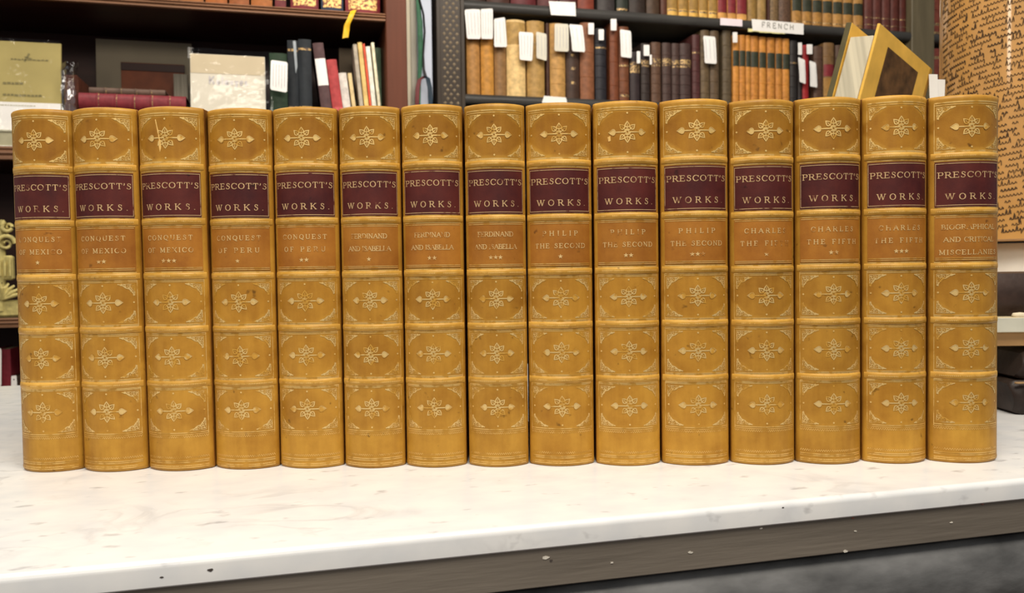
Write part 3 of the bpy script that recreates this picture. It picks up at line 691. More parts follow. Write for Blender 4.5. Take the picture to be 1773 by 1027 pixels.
# yellow ribbon hanging over the upper shelf edge
rb = thing('ribbon_marker', 'short yellow silk ribbon hanging over the upper left shelf edge', 'ribbon', FP(SZ(604, 60, TL-.02)[0], TL-.02, SZ(604, 66, TL-.02)[1]), ANG)
pts = [(615, 12, .034), (612, 19, .006), (606, 34, -.002), (601, 44, 0), (600, 54, .004), (598, 67, .0)]
s_c, z_c = SZ(604, 60, TL-.02)[0], SZ(604, 66, TL-.02)[1]
rows = []
for x, y, dy in pts:
    s_, z_ = SZ(x, y, TL-.02); hw = .0075
    rows.append([(s_-s_c-hw, dy, z_-z_c), (s_-s_c, dy-.0025, z_-z_c+.002), (s_-s_c+hw, dy+.002, z_-z_c+.004)])
back = [[(x, y+.0006, z) for x, y, z in r] for r in rows]
mb = MB(); mb.grid(rows); mb.grid(back); mb.grid([[r[0] for r in rows], [r[0] for r in back]]); mb.grid([[r[-1] for r in rows], [r[-1] for r in back]])
mb.build('silk', surf('yellow silk', srgb(226, 178, 40), .35, .2, 60), rb, 60)

# pamphlet in a clear sleeve
def flat_item(name, label, cat, q, t, thick, mat, zb, tilt=0):
    a = SZ(q[0], q[1], t); b = SZ(q[2], q[1], t)
    zb += .0003+thick*math.sin(R_(tilt)); o = thing(name, label, cat, FP((a[0]+b[0])/2, t, zb), ANG); w = b[0]-a[0]; h = (a[1]+b[1])/2-zb
    if tilt: o.rotation_euler = (R_(-tilt), 0, ANG)
    return o, w, h
zbox = SZ(8, 224, TL)[1]
bx, w, h = flat_item('document_box', 'cream folder lying flat under the yellow pamphlet, far left shelf', 'folder', (-60, 224, 40), TL+.01, .2, None, ZS2a)
MB().box(-w/2, w/2, 0, .21, 0, .004, .0008).build('lower_board', cloth('cream folder board', (226, 222, 206)), bx)
MB().box(-w/2+.003, w/2-.003, .003, .207, .0041, h-.0045).build('leaves', surf('folder leaves', srgb(176, 170, 140), .7, .1, 40), bx)
MB().box(-w/2, w/2, 0, .21, h-.0044, h, .0008).build('upper_board', cloth('grey green folder board', (188, 184, 160)), bx)
pm, w, h = flat_item('pamphlet', 'yellowed printed pamphlet in a clear sleeve, far left shelf', 'pamphlet', (-70, 66, 101), TL+.03, .006, None, zbox, 6)
MB().box(-w/2, w/2, 0, .006, .0005, h, .0006).build('cover', surf('yellowed paper', srgb(172, 156, 98), .75, .08, 12), pm)
mb = MB(); rnd = random.Random(3)
pmap = lambda x, z, o: (x, -.0006-o, z)
for zf, x0, x1, hh in ((.80, -.02, .36, .006), (.53, -.1, .10, .010), (.40, -.1, .28, .009), (.26, -.1, .34, .008)):
    x = x0*w
    while x < x1*w:      # short runs of small illegible type
        l = rnd.uniform(.004, .009); stroke(mb, [(x, h*zf), (x+l, h*zf+rnd.uniform(-.001, .001))], hh*.55, pmap); x += l+.0016
stroke(mb, [(.12*w, h*.78), (.15*w, h*.83), (.17*w, h*.87)], .005, pmap); stroke(mb, [(.12*w, h*.83), (.2*w, h*.81)], .003, pmap)
mb.build('print', surf('olive grey print', srgb(128, 118, 78), .8, .1, 60), pm)
def film(parent, w0, w1, h, y, name='clear_sleeve', amp=.003, seed=1):
    rn = random.Random(seed); rows = []
    for j in range(9):
        z = h*j/8; rows.append([(w0+(w1-w0)*i/8, y+amp*rn.uniform(-1, 1), z) for i in range(9)])
    mb = MB(); mb.grid(rows); mb.build(name, M['film'], parent, 60)
hc = SZ(60, 178, TL+.03)[1]-zbox-.0005
MB().box(-w/2-.001, w/2+.0005, -.0042, -.0032, .001, hc, .0003).build('caption_card', M['slip'], pm, label='white caption card')
mb = MB(); x = -w*.5
while x < w*.22:
    l = rnd.uniform(.003, .008); stroke(mb, [(x, hc-.008), (x+l, hc-.008)], .0022, lambda x, z, o: (x, -.0044-o, z)); x += l+.0014
mb.build('caption_print', surf('pale caption print', srgb(186, 178, 150), .8, .1, 60), pm)
film(pm, -w/2-.004, w/2+.0008, h+.004, -.0095)
# crumpled clear bag beside it
bg = thing('plastic_bag', 'crumpled clear plastic bag round a brown book beside the yellow pamphlet', 'bag', FP(SZ(120, 150, TL+.03)[0], TL+.03, ZS2a+.0004), ANG)
a = SZ(103, 105, TL+.03); b = SZ(135, 105, TL+.03); w = b[0]-a[0]; h = a[1]-ZS2a
MB().box(-w/2+.004, w/2-.004, .014, .13, 0, h*.86, .003).build('brown_book', cloth('brown book in the bag', (92, 50, 36)), bg, label='brown book in the bag')
rn = random.Random(5); rows = []
for j in range(10):
    z = h*j/9
    rows.append([(-w/2*.9+w*.9*i/7, .008*rn.uniform(-1, 1)-.006*math.sin(math.pi*i/7)+(.012 if j == 9 else 0), z) for i in range(8)])
MB().grid(rows).build('clear_film', film_mat('stiff crumpled plastic', .30, 30, .012), bg, 60)
# grey print leaning at the back of the bay, picture frame with brown picture
tb = TL+.20
gp, w, h = flat_item('grey_mount', 'grey card mount with a brown panel leaning at the back of the shelf', 'picture', (163, 68, 330), tb, .004, None, ZS2a, 3)
MB().box(-w/2, w/2, 0, .004, 0, h, .0005).build('mount', surf('grey card', srgb(124, 114, 96), .7, .08, 8), gp)
a0 = SZ(206, 106, tb)[0]; c0 = SZ(246.5, 106, tb)[0]; zt = SZ(250, 108, tb)[1]-ZS2a; b0 = SZ(302, 106, tb)[0]
MB().box(a0-c0, b0-c0+.02, -.005, -.0003, 0, zt, .0005).build('brown_panel', surf('brown leather panel', srgb(104, 52, 26), .5, .35, 20), gp)
MB().box(a0-c0-.0, b0-c0+.021, -.0075, -.0052, zt-.022, zt-.002, .0004).build('dark_strip', M['mahogd'], gp)
ls, w, h = flat_item('grey_booklet', 'thin grey ribbed booklet standing behind the red horizontal volume', 'booklet', (300, 128, 324), TL+.15, .01, None, ZS2a)
MB().box(-w/2, w/2, 0, .012, 0, h, .001).build('cover', surf('ribbed grey cloth', srgb(124, 118, 104), .7, .3, 30, stretch=(16, 1, .3)), ls)
# two volumes lying flat, spines outward
def lying_book(name, label, x0, x1, yt, yb, t, c, zb=None, nb=5, depth=.14, gold=True):
    a = SZ(x0, yb, t); b = SZ(x1, yb, t); s0_, s1_ = a[0], b[0]; zb = zb if zb is not None else (a[1]+b[1])/2
    h = (SZ(x0, yt, t)[1]-a[1]); Ln = s1_-s0_
    zb += .0003; o = thing(name, label, 'book', FP((s0_+s1_)/2, t, zb), ANG)
    bulge = h*.2; mat = cloth('leather of '+label[:24], c, .45)
    rad = (h*h/4+bulge*bulge)/(2*bulge); hl = rad*math.asin(h/2/rad)
    mp = lambda u, x, off=0: (x, rad-(rad+off)*math.cos(u/rad), h/2+(rad+off)*math.sin(u/rad))
    us = [-hl+2*hl*k/8 for k in range(9)]
    sec = [(depth, 0)]+[(mp(u, 0)[1], mp(u, 0)[2]) for u in us]+[(depth, h), (depth, h-.003), (bulge+.006, h-.003), (bulge+.006, .003), (depth, .003)]
    MB().prism(sec, lambda q, k: ((-Ln/2, Ln/2)[k], q[0], q[1])).build('cover', mat, o, 40)
    MB().box(-Ln/2+.004, Ln/2-.004, bulge+.0062, depth-.004, .003, h-.003).build('text_block', PGM, o)
    for k in range(nb):
        x = -Ln/2+Ln*(k+1)/(nb+1); m2 = MB(); m2.grid([[mp(u, x+dx, off) for u in us] for dx, off in ((-.0022, -.0003), (-.001, .0012), (.001, .0012), (.0022, -.0003))])
        m2.build('raised_band', mat, o, 60)
        if gold:
            m2 = MB(); m2.grid([[mp(u, x+.0030+dx, .0003) for u in us] for dx in (0, .0012)]); m2.build('gilt_line', GOLDB, o)
    return o
zred = ZS2a+.0
r1 = SZ(140, 190, TL+.02)[1]
lying_book('folio', 'thick brown folio lying lowest under the red volume, mostly hidden', 146, 318, 188.5, 258, TL+.03, (84, 52, 36), ZS2a, 0, gold=False)
hz = SZ(136, 187, TL+.02)[1]-ZS2a
lying_book('red_volume', 'crimson leather volume lying flat with its banded spine outward', 136, 322, 159.5, 187, TL+.02, (126, 46, 52), ZS2a+hz, 5)
h2 = SZ(136, 159.5, TL+.02)[1]-SZ(136, 187, TL+.02)[1]
lying_book('slim_volume', 'slim dark brown book lying on top of the crimson volume', 154, 286, 148.5, 159.5, TL+.03, (96, 74, 62), ZS2a+hz+h2, 4)
# white pamphlet in film
wp, w, h = flat_item('white_pamphlet', 'white paper pamphlet with pale grey title in a glossy clear sleeve', 'pamphlet', (327, 91, 458), TL+.0, .006, None, ZS2a, 5)
MB().box(-w/2, w/2, 0, .008, 0, h, .0006).build('cover', surf('off white paper', srgb(214, 206, 188), .7, .04, 10), wp)
MB().box(-w/2+.001, w/2-.001, -.0008, -.0001, h*.80, h-.001).build('upper_flap', surf('buff paper', srgb(198, 182, 152), .7, .05, 14), wp)
mb = MB(); rnd = random.Random(11); bm_ = lambda x, z, o: (x, -.0012-o, z)
zt = h*.69
# blackletter-like title, faint
GL['a'] = (.5, [arc(.22, .25, .17, .25, 0, 360), [(.39, .5), (.39, 0)]], [], [])
GL['l'] = (.28, [[(.12, 1), (.12, .05), (.2, 0)]], [], []); GL['x'] = (.5, [[(.05, .5), (.4, 0)]], [[(.4, .5), (.05, 0)]], [])
GL['y'] = (.5, [[(.05, .5), (.22, .02)], [(.4, .5), (.12, -.3)]], [], []); GL['e'] = (.46, [arc(.22, .25, .17, .25, 0, 310), [(.06, .26), (.38, .26)]], [], [])
GL['s'] = (.42, [[(.34, .46), (.12, .46), (.08, .36), (.32, .18), (.28, .03), (.05, .03)]], [], [])
text(mb, 'Kalaxyes', 0, zt, .020, w*.52, bm_, .85, .2, .1, False)
mb.build('print', surf('pale lilac grey ink', srgb(196, 190, 188), .8, .04, 60), wp)
film(wp, -w/2-.004, w/2+.018, h+.012, -.006, amp=.004, seed=4)
# standing books of the left bay
LB = [  # x0, x1, top y, colour, lean, name, label, extras
 (466, 497, 92, (40, 58, 40), 0, 'cloth_book', 'dark green cloth book behind the large white slip', []),
 (497, 516, 70, (32, 36, 40), 0, 'cloth_book', 'slim black book with a pale ribbon at its right edge', [(.905, .925, GOLDB, 'gilt_line'), (.28, .42, GOLDB, 'gilt_device')]),
 (516, 539, 68, (34, 38, 42), 0, 'cloth_book', 'broader black book right of the ribbon, gilt device near its foot', [(.905, .925, GOLDB, 'gilt_line'), (.28, .42, GOLDB, 'gilt_device')]),
 (541, 560, 74, (86, 62, 62), -6.5, 'cloth_book', 'dull plum book in a clear wrapper with a white label', [(.62, .86, M['slip'], 'paper_label')]),
 (564.5, 583, 103, (172, 66, 66), -6.5, 'cloth_book', 'rose red book leaning beside the plum one', [(.30, .5, surf('mottled rose', srgb(196, 92, 88), .6, .3, 200), 'label_panel')]),
 (586, 600, 126, (212, 202, 192), -6.5, 'cloth_book', 'short off white booklet leaning right of the rose red book', []),
 (602, 609, 126, (216, 190, 140), -6.5, 'thin_booklet', 'thin cream booklet standing just right of the short off white one', []),
 (611, 618, 76, (176, 164, 146), -5.2, 'cloth_book', 'tall grey beige thin book left of the yellow spine', []),
 (619, 627, 73, (222, 186, 116), -5.2, 'cloth_book', 'tall pale yellow thin spine among the leaning books', []),
 (628, 632, 75, (214, 88, 60), -5.2, 'thin_booklet', 'very thin red booklet between yellow and white spines', []),
 (633, 641, 80, (226, 222, 206), -5.2, 'cloth_book', 'thin white spine right of the red booklet', []),
 (642.6, 648, 73, (232, 222, 190), -5.2, 'cloth_book', 'tall thin cream spine left of the green book', []),
 (648, 667, 83, (112, 134, 108), 0, 'cloth_book', 'sage green book standing against the mahogany upright', [])]
for x0, x1, yt, c, ln, nm, lb, ex in LB:
    tt = TL+.102 if x0 == 648 else TL+.02
    a, b, z1 = L(x0, x1, yt, t=tt)
    sh = 0
    if ln: # the measured edges are those of the leaning top; the foot stands further right
        sh = (z1-ZS2a)*math.sin(R_(-ln)); a += sh; b += sh
    if x0 == 648: b = min(b, su0-.001)
    shelf_book(nm, lb, a, b-.0008, ZS2a+(.001 if ln else 0), z1, tt, cloth('cloth %d' % x0, c, .5), .078 if x0 > 560 else .11, None, (), ex, .12, ln)
# grey cover of a large thin book seen at an angle behind the leaning ones
gc = thing('grey_folder', 'grey card folder standing askew behind the short white booklet', 'folder', FP(SZ(606, 100, TL+.17)[0], TL+.165, ZS2a+.0004), ANG)
h = SZ(612, 84, TL+.17)[1]-ZS2a
MB().box(-.030, .006, .0, .004, 0, h-.004, .0005).build('front', surf('grey card folder', srgb(118, 104, 86), .7, .1, 20), gc)
MB().box(-.030, .006, .006, .010, 0, h, .0005).build('back', surf('grey card folder', srgb(118, 104, 86), .7, .1, 20), gc)
slip('large white slip hanging over the dark green book, left bookcase', [(469, 104), (498, 108), (497, 161), (468, 156)], TL-.004, lines=5)
slip('pale grey ribbon end between the two black books', [(507, 71), (512, 71), (515, 116), (512, 129)], TL+.008, name='ribbon_marker', cat='ribbon', mat=surf('pale grey silk', srgb(150, 156, 160), .4, .1, 60))

# below: gilt carving, maroon book, tag
gcv = thing('gilded_carving', 'cream and gold carved scroll ornament at the far left edge', 'ornament', FP(SZ(8, 545, TL+.03)[0], TL+.06, ZS3a+.0004), ANG)
GC = surf('cream gilding', srgb(204, 188, 120), .4, .35, 60)
hh = SZ(8, 372, TL+.06)[1]-ZS3a
MB().box(-.075, .03, .0, .03, 0, hh*.16, .004).build('plinth', GC, gcv)
mb = MB()
for k in range(9):      # fluted shell
    a = R_(-70+k*17.5); mb.tube([(-.012, -.004, hh*.17), (-.012+.030*math.sin(a), -.012, hh*.17+.028*math.cos(a)), (-.012+.046*math.sin(a), -.004, hh*.17+.040*math.cos(a))], [.003, .0055, .003], 8)
mb.build('shell', GC, gcv, 60)
MB().box(-.040, .012, -.002, .018, hh*.36, hh*.60, .004).build('block', GC, gcv)
mb = MB()
for k in range(5): mb.tube([(-.036+.011*k, -.008, hh*.40), (-.036+.011*k, -.008, hh*.56)], .0035, 8)
mb.build('fluting', GC, gcv, 60)
for j, (cx, cz, r) in enumerate(((.000, .72, .020), (-.03, .80, .022), (.006, .88, .014))):
    mb = MB(); mb.tube([(cx+r*(1-i/26)*math.cos(i*.42+j), -.004-.004*math.sin(i*.3), hh*cz+r*(1-i/26)*math.sin(i*.42+j)) for i in range(24)], [.006-.00018*i for i in range(24)], 8); mb.build('scroll', GC, gcv, 60)
mb = MB(); mb.tube([(-.02, .006, .014), (-.016, .006, hh*.5), (-.01, .006, hh*.95)], [.012, .012, .006], 10); mb.build('stem', GC, gcv, 60)
zl = ZS3b-.34
a = SZ(-14, 606, TL+.03); b = SZ(17, 606, TL+.03)
shelf_book('cloth_book', 'maroon book with a white slip on the low left shelf', a[0], b[0], zl, a[1], TL+.03, cloth('maroon cloth low', (112, 32, 42), .5), bulge=.1)
slip('white slip on the maroon book, low left shelf', [(-12, 600), (3, 604), (3, 668), (-12, 672)], TL+.018, bend=.001)
a = SZ(19, 640, TL+.03); b = SZ(40, 640, TL+.03)
shelf_book('cloth_book', 'low dark brown book behind the small white tag', a[0], b[0], zl, SZ(30, 652, TL+.03)[1], TL+.03, cloth('dark brown low', (58, 44, 34), .5), bulge=.1)
slip('small white tag with an eyelet just above the marble, far left', [(20, 651), (29, 650), (31, 680), (20, 680)], TL+.018, bend=.001, hole=True, name='paper_tag', cat='tag')

# ---------- right bookcase
ZR1 = SZ(1240, 31, TR)[1]; ZR2 = SZ(930, 167.5, TR)[1]
sp0, sp1 = SZ(755, 100, TR)[0], SZ(803, 100, TR)[0]
sq0, sq1 = SZ(1575, 60, TR)[0], SZ(1614, 60, TR)[0]
SRe = SZ(1900, 60, TR)[0]
rc = thing('bookcase', 'dark oak bookcase with a studded post behind the right books', 'bookcase', FP(0, TR, -.80), ANG)
po = MB().box(sp0, sp1, -.012, .24, 0, 2.8, .002).build('post', M['ebony'], rc, label='post carved with staggered studs')
for x0, x1 in ((sp0, sp0+.012), (sp1-.012, sp1)): MB().box(x0, x1, -.017, -.0125, 0, 2.8, .001).build('bead', M['ebony'], po)
mb = MB(); pw = sp1-sp0; z = 1.2; k = 0
while z < 2.5:
    for j in range(3 if k % 2 == 0 else 2):
        cx = sp0+pw*((.28, .50, .74)[j] if k % 2 == 0 else (.38, .62)[j]); r = .0056
        mb.add([(cx-r, -.0121, z), (cx, -.0121, z-r), (cx+r, -.0121, z), (cx, -.0121, z+r), (cx, -.0155, z)], [(0, 1, 4), (1, 2, 4), (2, 3, 4), (3, 0, 4)])
    z += .0135; k += 1
o = mb.build('studs', surf('rubbed oak studs', srgb(150, 134, 110), .4, .2, 60), po); o['kind'] = 'stuff'
MB().box(sq0, sq1, -.012, .24, 0, 2.8, .002).build('post', surf('grey green oak post', srgb(102, 92, 70), .4, .16, 16, stretch=(3, 3, .4)), rc)
MB().box(SRe-.04, SRe, -.012, .24, 0, 2.8, .002).build('post', M['ebony'], rc)
MB().box(sp1, SRe-.04, .228, .24, 0, 2.8).build('back_panel', M['ebonys'], rc)
def rshelf(zt, bays=((sp1, sq0), (sq1, SRe-.04)), th=.034):
    for a, b in bays:
        pr = [(.227, zt+.8), (.004, zt+.8)]
        for q in range(0, 181, 15): pr.append((.004-.016*math.sin(R_(q))*.9, zt+.8-th/2+th/2*math.cos(R_(q))))
        pr.append((.227, zt+.8-th))
        MB().prism(pr, lambda p, k: ((a+.0005, b-.0005)[k], p[0], p[1])).build('shelf', M['ebonys'], rc, 40)
rshelf(ZR1); rshelf(ZR2); rshelf(ZR2-.31); rshelf(ZR2-.63); rshelf(ZR2-.97); rshelf(ZR1+.30); rshelf(ZR1+.62)
TB = TR+.012
DG = cloth('dark green label', (52, 54, 40), .5)
RD = cloth('red label', (120, 40, 44), .5)
YL = (214, 168, 84)
OC = (196, 132, 58)
RB5 = (.16, .32, .48, .64, .80)
RLOW = [ # x0, x1, top, colour, bands, labels, name, label
 (808, 831, 22, (172, 124, 68), (), [], 'cloth_book', 'tan brown book at the left end, its top behind a white slip'),
 (832.5, 855, 22, (192, 136, 62), (), [], 'cloth_book', 'ochre book second from the studded post under a white slip'),
 (856, 876.5, 33, (142, 106, 66), (), [], 'cloth_book', 'dull brown book third from the studded post'),
 (878, 911, 34, (222, 188, 128), (), [(.68, .97, cloth('tan upper spine', (172, 138, 80)), 'spine_label')], 'vellum_book', 'pale vellum book with a tan upper spine, the lightest on its shelf'),
 (913.5, 944, 36, (172, 136, 78), (), [(.70, .72, GOLDB, 'gilt_line')], 'cloth_book', 'tan book right of the pale vellum one'),
 (945.5, 951.5, 40, (66, 40, 28), (), [], 'thin_book', 'very thin dark brown book between two tan ones'),
 (953, 980, 40, (184, 140, 80), (.2, .4, .6), [], 'leather_book', 'tan book with a grey slip, left of the dark flowered spine'),
 (981, 1004, 46, (66, 48, 38), (), [(.20, .24, GOLDB, 'gilt_flower', .3), (.40, .44, GOLDB, 'gilt_flower', .3), (.58, .62, GOLDB, 'gilt_flower', .3)], 'leather_book', 'dark brown spine with three small gilt flowers'),
 (1005.5, 1030, 39, (132, 84, 56), (.3, .62), [], 'leather_book', 'reddish brown scuffed book right of the flowered dark spine'),
 (1031.5, 1051, 49, (40, 38, 42), RB5, [(.72, .74, GOLDB, 'gilt_line')], 'leather_book', 'blue black banded book with a small white tag'),
 (1056.5, 1072, 38, (112, 62, 38), (.2, .5, .76), [], 'leather_book', 'red brown book with the tag reaching highest on its shelf'),
 (1073, 1090, 46, (110, 66, 42), (.12, .28, .46, .62), [(.46, .49, GOLDB, 'gilt_line'), (.06, .09, GOLDB, 'gilt_line')], 'leather_book', 'red brown banded book behind the long white slip'),
 (1092, 1109, 90, (52, 42, 42), (), [(.58, .80, GOLDB, 'gilt_label')], 'leather_book', 'shortest dark book on its shelf with a gilt lettering band'),
 (1111, 1126, 75, (52, 42, 38), RB5, [(.60, .72, GOLDB, 'gilt_label')], 'leather_book', 'dark banded book with an oval white tag near its head'),
 (1129, 1145.5, 73, (92, 66, 50), RB5, [(.60, .73, GOLDB, 'gilt_label')], 'leather_book', 'medium brown banded book left of three dark brown ones'),
 (1148, 1163.5, 74, (72, 54, 48), RB5, [(.62, .74, GOLDB, 'gilt_label')], 'leather_book', 'dark brown gilt-labelled volume, left of the three alike'),
 (1164.5, 1178, 75, (70, 52, 46), RB5, [(.60, .72, GOLDB, 'gilt_label')], 'leather_book', 'dark brown gilt-labelled volume, middle and thinnest of the three alike'),
 (1179, 1198, 75, (68, 50, 46), RB5, [(.60, .73, GOLDB, 'gilt_label')], 'leather_book', 'dark brown gilt-labelled volume, right of the three alike'),
 (1200, 1213.5, 60, (78, 44, 42), RB5, [(.73, .75, GOLDB, 'gilt_line')], 'leather_book', 'narrow maroon brown banded book left of the grey brown pair'),
 (1214.5, 1230, 52, (98, 80, 56), RB5, [], 'leather_book', 'grey brown banded book, left of the pair sharing a slip'),
 (1231, 1246.5, 53, (92, 74, 54), RB5, [], 'leather_book', 'grey brown banded book, right of the pair sharing a slip'),
 (1252.5, 1268, 52, (90, 76, 56), RB5, [], 'leather_book', 'grey brown banded book left of the ochre set'),
]
for x0, x1, yt, c, bd, lb_, nm, lb in RLOW:
    a = SZ(x0, yt, TB); b = SZ(x1, yt, TB)
    shelf_book(nm, lb, a[0], b[0]-.001, ZR2, (a[1]+b[1])/2, TB, cloth('shelf leather r%d' % x0, c, .5), .15, None, bd, lb_, .2)
oc = [(1270, 1281, 60), (1281.5, 1292, 60.5), (1292.5, 1301, 61.5), (1301.5, 1315, 62.5), (1316, 1328, 64), (1330, 1343.5, 65), (1344.5, 1356, 66), (1356.5, 1368.5, 67)]
OR = ['first', 'second', 'third', 'fourth', 'fifth', 'sixth', 'seventh', 'eighth']
for k, (x0, x1, yt) in enumerate(oc):
    a = SZ(x0, yt, TB); b = SZ(x1, yt, TB); j = random.uniform(-8, 8)
    shelf_book('ochre_volume', 'ochre leather volume with a dark green label, %s from left of the set of eight' % OR[k], a[0], b[0]-.0008, ZR2, (a[1]+b[1])/2, TB,
               cloth('ochre leather %d' % k, (OC[0]+j, OC[1]+j, OC[2]+j*.5), .5), .15, 'ochre volumes with green labels', (.16, .34), [(.56, .78, DG, 'green_label')], .2)
REST = [(1369.5, 1382, 70, (44, 40, 38), RB5, [(.66, .68, GOLDB, 'gilt_line')], 'leather_book', 'black banded book right of the ochre set'),
 (1391, 1402, 78, (150, 36, 38), (), [], 'cloth_book', 'narrow bright red book between two white slips'),
 (1383, 1390, 76, (46, 38, 36), (), [], 'cloth_book', 'very thin black book left of the bright red one'),
 (1411, 1427, 80, (86, 62, 48), RB5, [], 'leather_book', 'dull brown banded book right of the bright red one'),
 (1428, 1447, 74, (120, 90, 56), (.2, .8), [(.50, .68, RD, 'red_label'), (.2, .48, cloth('pale tan spine', (160, 118, 58)), 'spine_panel')], 'leather_book', 'tan spine with a red label beside the open-leaning vellum book'),
 (1449, 1466, 78, (80, 58, 44), RB5, [], 'leather_book', 'brown banded book half hidden by the tilted vellum book, lower shelf'),
 (1467, 1486, 80, (96, 64, 44), RB5, [], 'leather_book', 'brown book seen in the gap of the tilted vellum book')]
for x0, x1, yt, c, bd, lb_, nm, lb in REST:
    a = SZ(x0, yt, TB); b = SZ(x1, yt, TB)
    shelf_book(nm, lb, a[0], b[0]-.001, ZR2, (a[1]+b[1])/2, TB, cloth('shelf leather r%d' % x0, c, .5), .15, None, bd, lb_, .2)
# upper shelf
UP = [(806, 842, (58, 42, 36), 'dark brown book at the left end of the top shelf', []), (844, 884, (70, 44, 36), 'brown book second from left on the top shelf', []),
 (886, 930, (92, 38, 40), 'maroon book on the top shelf left of the white shelf label', []), (932, 968, (84, 40, 38), 'dull red book behind the white shelf label', []),
 (970, 1000, (76, 36, 36), 'maroon book right of the white shelf label on top shelf', []),
 (1002, 1030, (120, 56, 40), 'russet book on the top shelf above the flowered dark spine', []), (1036, 1066, (58, 52, 50), 'charcoal book right of the russet one, top shelf', []),
 (1069, 1089, (44, 48, 40), 'green black book with a pale mark at its foot', [(.03, .06, GOLDB, 'gilt_mark')]), (1091, 1119, (48, 38, 32), 'very dark brown book on the top shelf right of the green black one', []),
 (1121, 1143, (72, 54, 40), 'mottled dark brown book on the top shelf', []), (1145, 1156, (84, 50, 36), 'narrow brown book left of the five yellow volumes', [])]
HU = .215
for x0, x1, c, lb, ex in UP:
    a = SZ(x0, 10, TB); b = SZ(x1, 10, TB)
    shelf_book('leather_book', lb, a[0], b[0]-.001, ZR1, ZR1+HU, TB, cloth('top leather %d' % x0, c, .5), .15, None, (), ex, .15)
def uset(xs, c, lab, group, labels, name):
    n = len(xs)
    for k, (x0, x1) in enumerate(xs):
        a = SZ(x0, 20, TB); b = SZ(x1, 20, TB); j = random.uniform(-8, 8)
        shelf_book(name, lab % OR[k], a[0], b[0]-.0006, ZR1, ZR1+HU-.03, TB, cloth(name+str(k), tuple(v+j for v in c), .5), .14, group, (), labels, .2)
uset([(1157, 1174.5), (1176.5, 1192.5), (1194.5, 1210.5), (1212, 1226.5), (1228.5, 1243)], YL, 'yellow calf volume on the top shelf, %s from left of five', 'yellow calf volumes', [(.09, .12, GOLDB, 'gilt_line'), (.14, .4, cloth('dull yellow', (150, 116, 60)), 'spine_label')], 'yellow_volume')
uset([(1244.5, 1260), (1261.5, 1276), (1277.5, 1295)], (206, 150, 78), 'yellow volume with a wide red label, %s from left of three', 'yellow volumes with red labels', [(.13, .42, RD, 'red_label')], 'red_label_volume')
uset([(1296.5, 1312), (1313, 1328)], (150, 118, 66), 'olive tan volume above the shelf signs, %s from left of two', 'olive tan volumes', [], 'olive_volume')
for x0, x1, c, lb in ((1330, 1333.5, (70, 40, 30), 'very thin dark book beside the olive tan pair'), (1334.5, 1350, (116, 92, 62), 'mottled grey tan volume above the large shelf sign'), (1351, 1372, (92, 68, 52), 'dark mottled brown volume left of the marbled tan set')):
    a = SZ(x0, 20, TB); b = SZ(x1, 20, TB); shelf_book('leather_book', lb, a[0], b[0]-.0006, ZR1, ZR1+HU-.02, TB, surf('mottled calf %d' % x0, srgb(*c), .5, .4, 160), .14, None, (), [], .2)
uset([(1373.5+17.7*k, 1390.2+17.7*k) for k in range(7)], (172, 126, 66), 'mottled tan volume with a dark green label, %s from left of seven', 'mottled tan volumes', [(.27, .5, DG, 'green_label'), (.06, .08, GOLDB, 'gilt_line')], 'mottled_volume')
uset([(1499, 1513), (1514, 1528.5), (1529.5, 1543.5), (1544.5, 1558.5), (1559.5, 1573)], (94, 50, 42), 'maroon volume left of the grey green post, %s from left of five', 'maroon volumes', [(.24, .255, GOLDB, 'gilt_line'), (.10, .115, GOLDB, 'gilt_line')], 'maroon_volume')
for x0, x1, lb, zz, ht in ((1617, 1632, 'red brown volume with gilt bands right of the post, upper shelf', ZR1, .19), (1633, 1648, 'red brown volume partly behind the lampshade, upper shelf', ZR1, .19)):
    a = SZ(x0, 30, TB); b = SZ(x1, 30, TB)
    shelf_book('leather_book', lb, a[0], b[0]-.0008, zz, zz+ht, TB, cloth('far leather %d' % x0, (122, 62, 48), .5), .14, None, (.5,), [(.18, .23, GOLDB, 'gilt_line'), (.02, .06, GOLDB, 'gilt_line')], .2)
a = SZ(1617, 80, TB); b = SZ(1634, 80, TB)
shelf_book('leather_book', 'red brown gilt-banded volume right of the post, lower shelf', a[0], b[0]-.0008, ZR2, ZR1-.05, TB, cloth('far leather low', (122, 60, 50), .5), .14, None, (.5,), [(.84, .88, GOLDB, 'gilt_line'), (.56, .60, GOLDB, 'gilt_line')], .2)
a = SZ(1636, 80, TB); b = SZ(1652, 80, TB)
shelf_book('leather_book', 'red brown volume partly behind the lampshade, lower shelf', a[0], b[0]-.0008, ZR2, ZR1-.055, TB, cloth('far leather low', (122, 60, 50), .5), .14, None, (.5,), [(.84, .88, GOLDB, 'gilt_line')], .2)

# paper slips and tags on the right bookcase
TS = TR-.004
def rect(x0, y0, x1, y1, dx=0): return [(x0, y0), (x1, y0), (x1+dx, y1), (x0+dx, y1)]
slip('cream slip hanging at the left end by the studded post', [(804, 17), (831, 15), (832, 68), (808, 68)], TS, lines=4)
slip('cream slip second from the studded post, over the ochre book', [(832, 16), (853, 15), (853, 68), (832.5, 68)], TS-.003, lines=4)
slip('cream slip hanging over the dull brown book', [(855, 33), (874, 30), (877.5, 82), (855, 82)], TS, lines=3)
slip('bluish white slip between the pale vellum book and the tan one', [(898, 55), (923, 57), (921, 106), (899, 104)], TS-.002, lines=4)
slip('narrow grey slip on the tan book right of the vellum', [(928, 55), (946, 59), (946, 106), (928, 101)], TS, mat=surf('greyed paper slip', srgb(214, 208, 190), .8, .03, 40), lines=3)
slip('greyish slip on the tan book left of the flowered spine', [(960, 41), (984, 42), (984, 90), (959, 89)], TS, mat=surf('greyed paper slip', srgb(214, 208, 190), .8, .03, 40), lines=4)
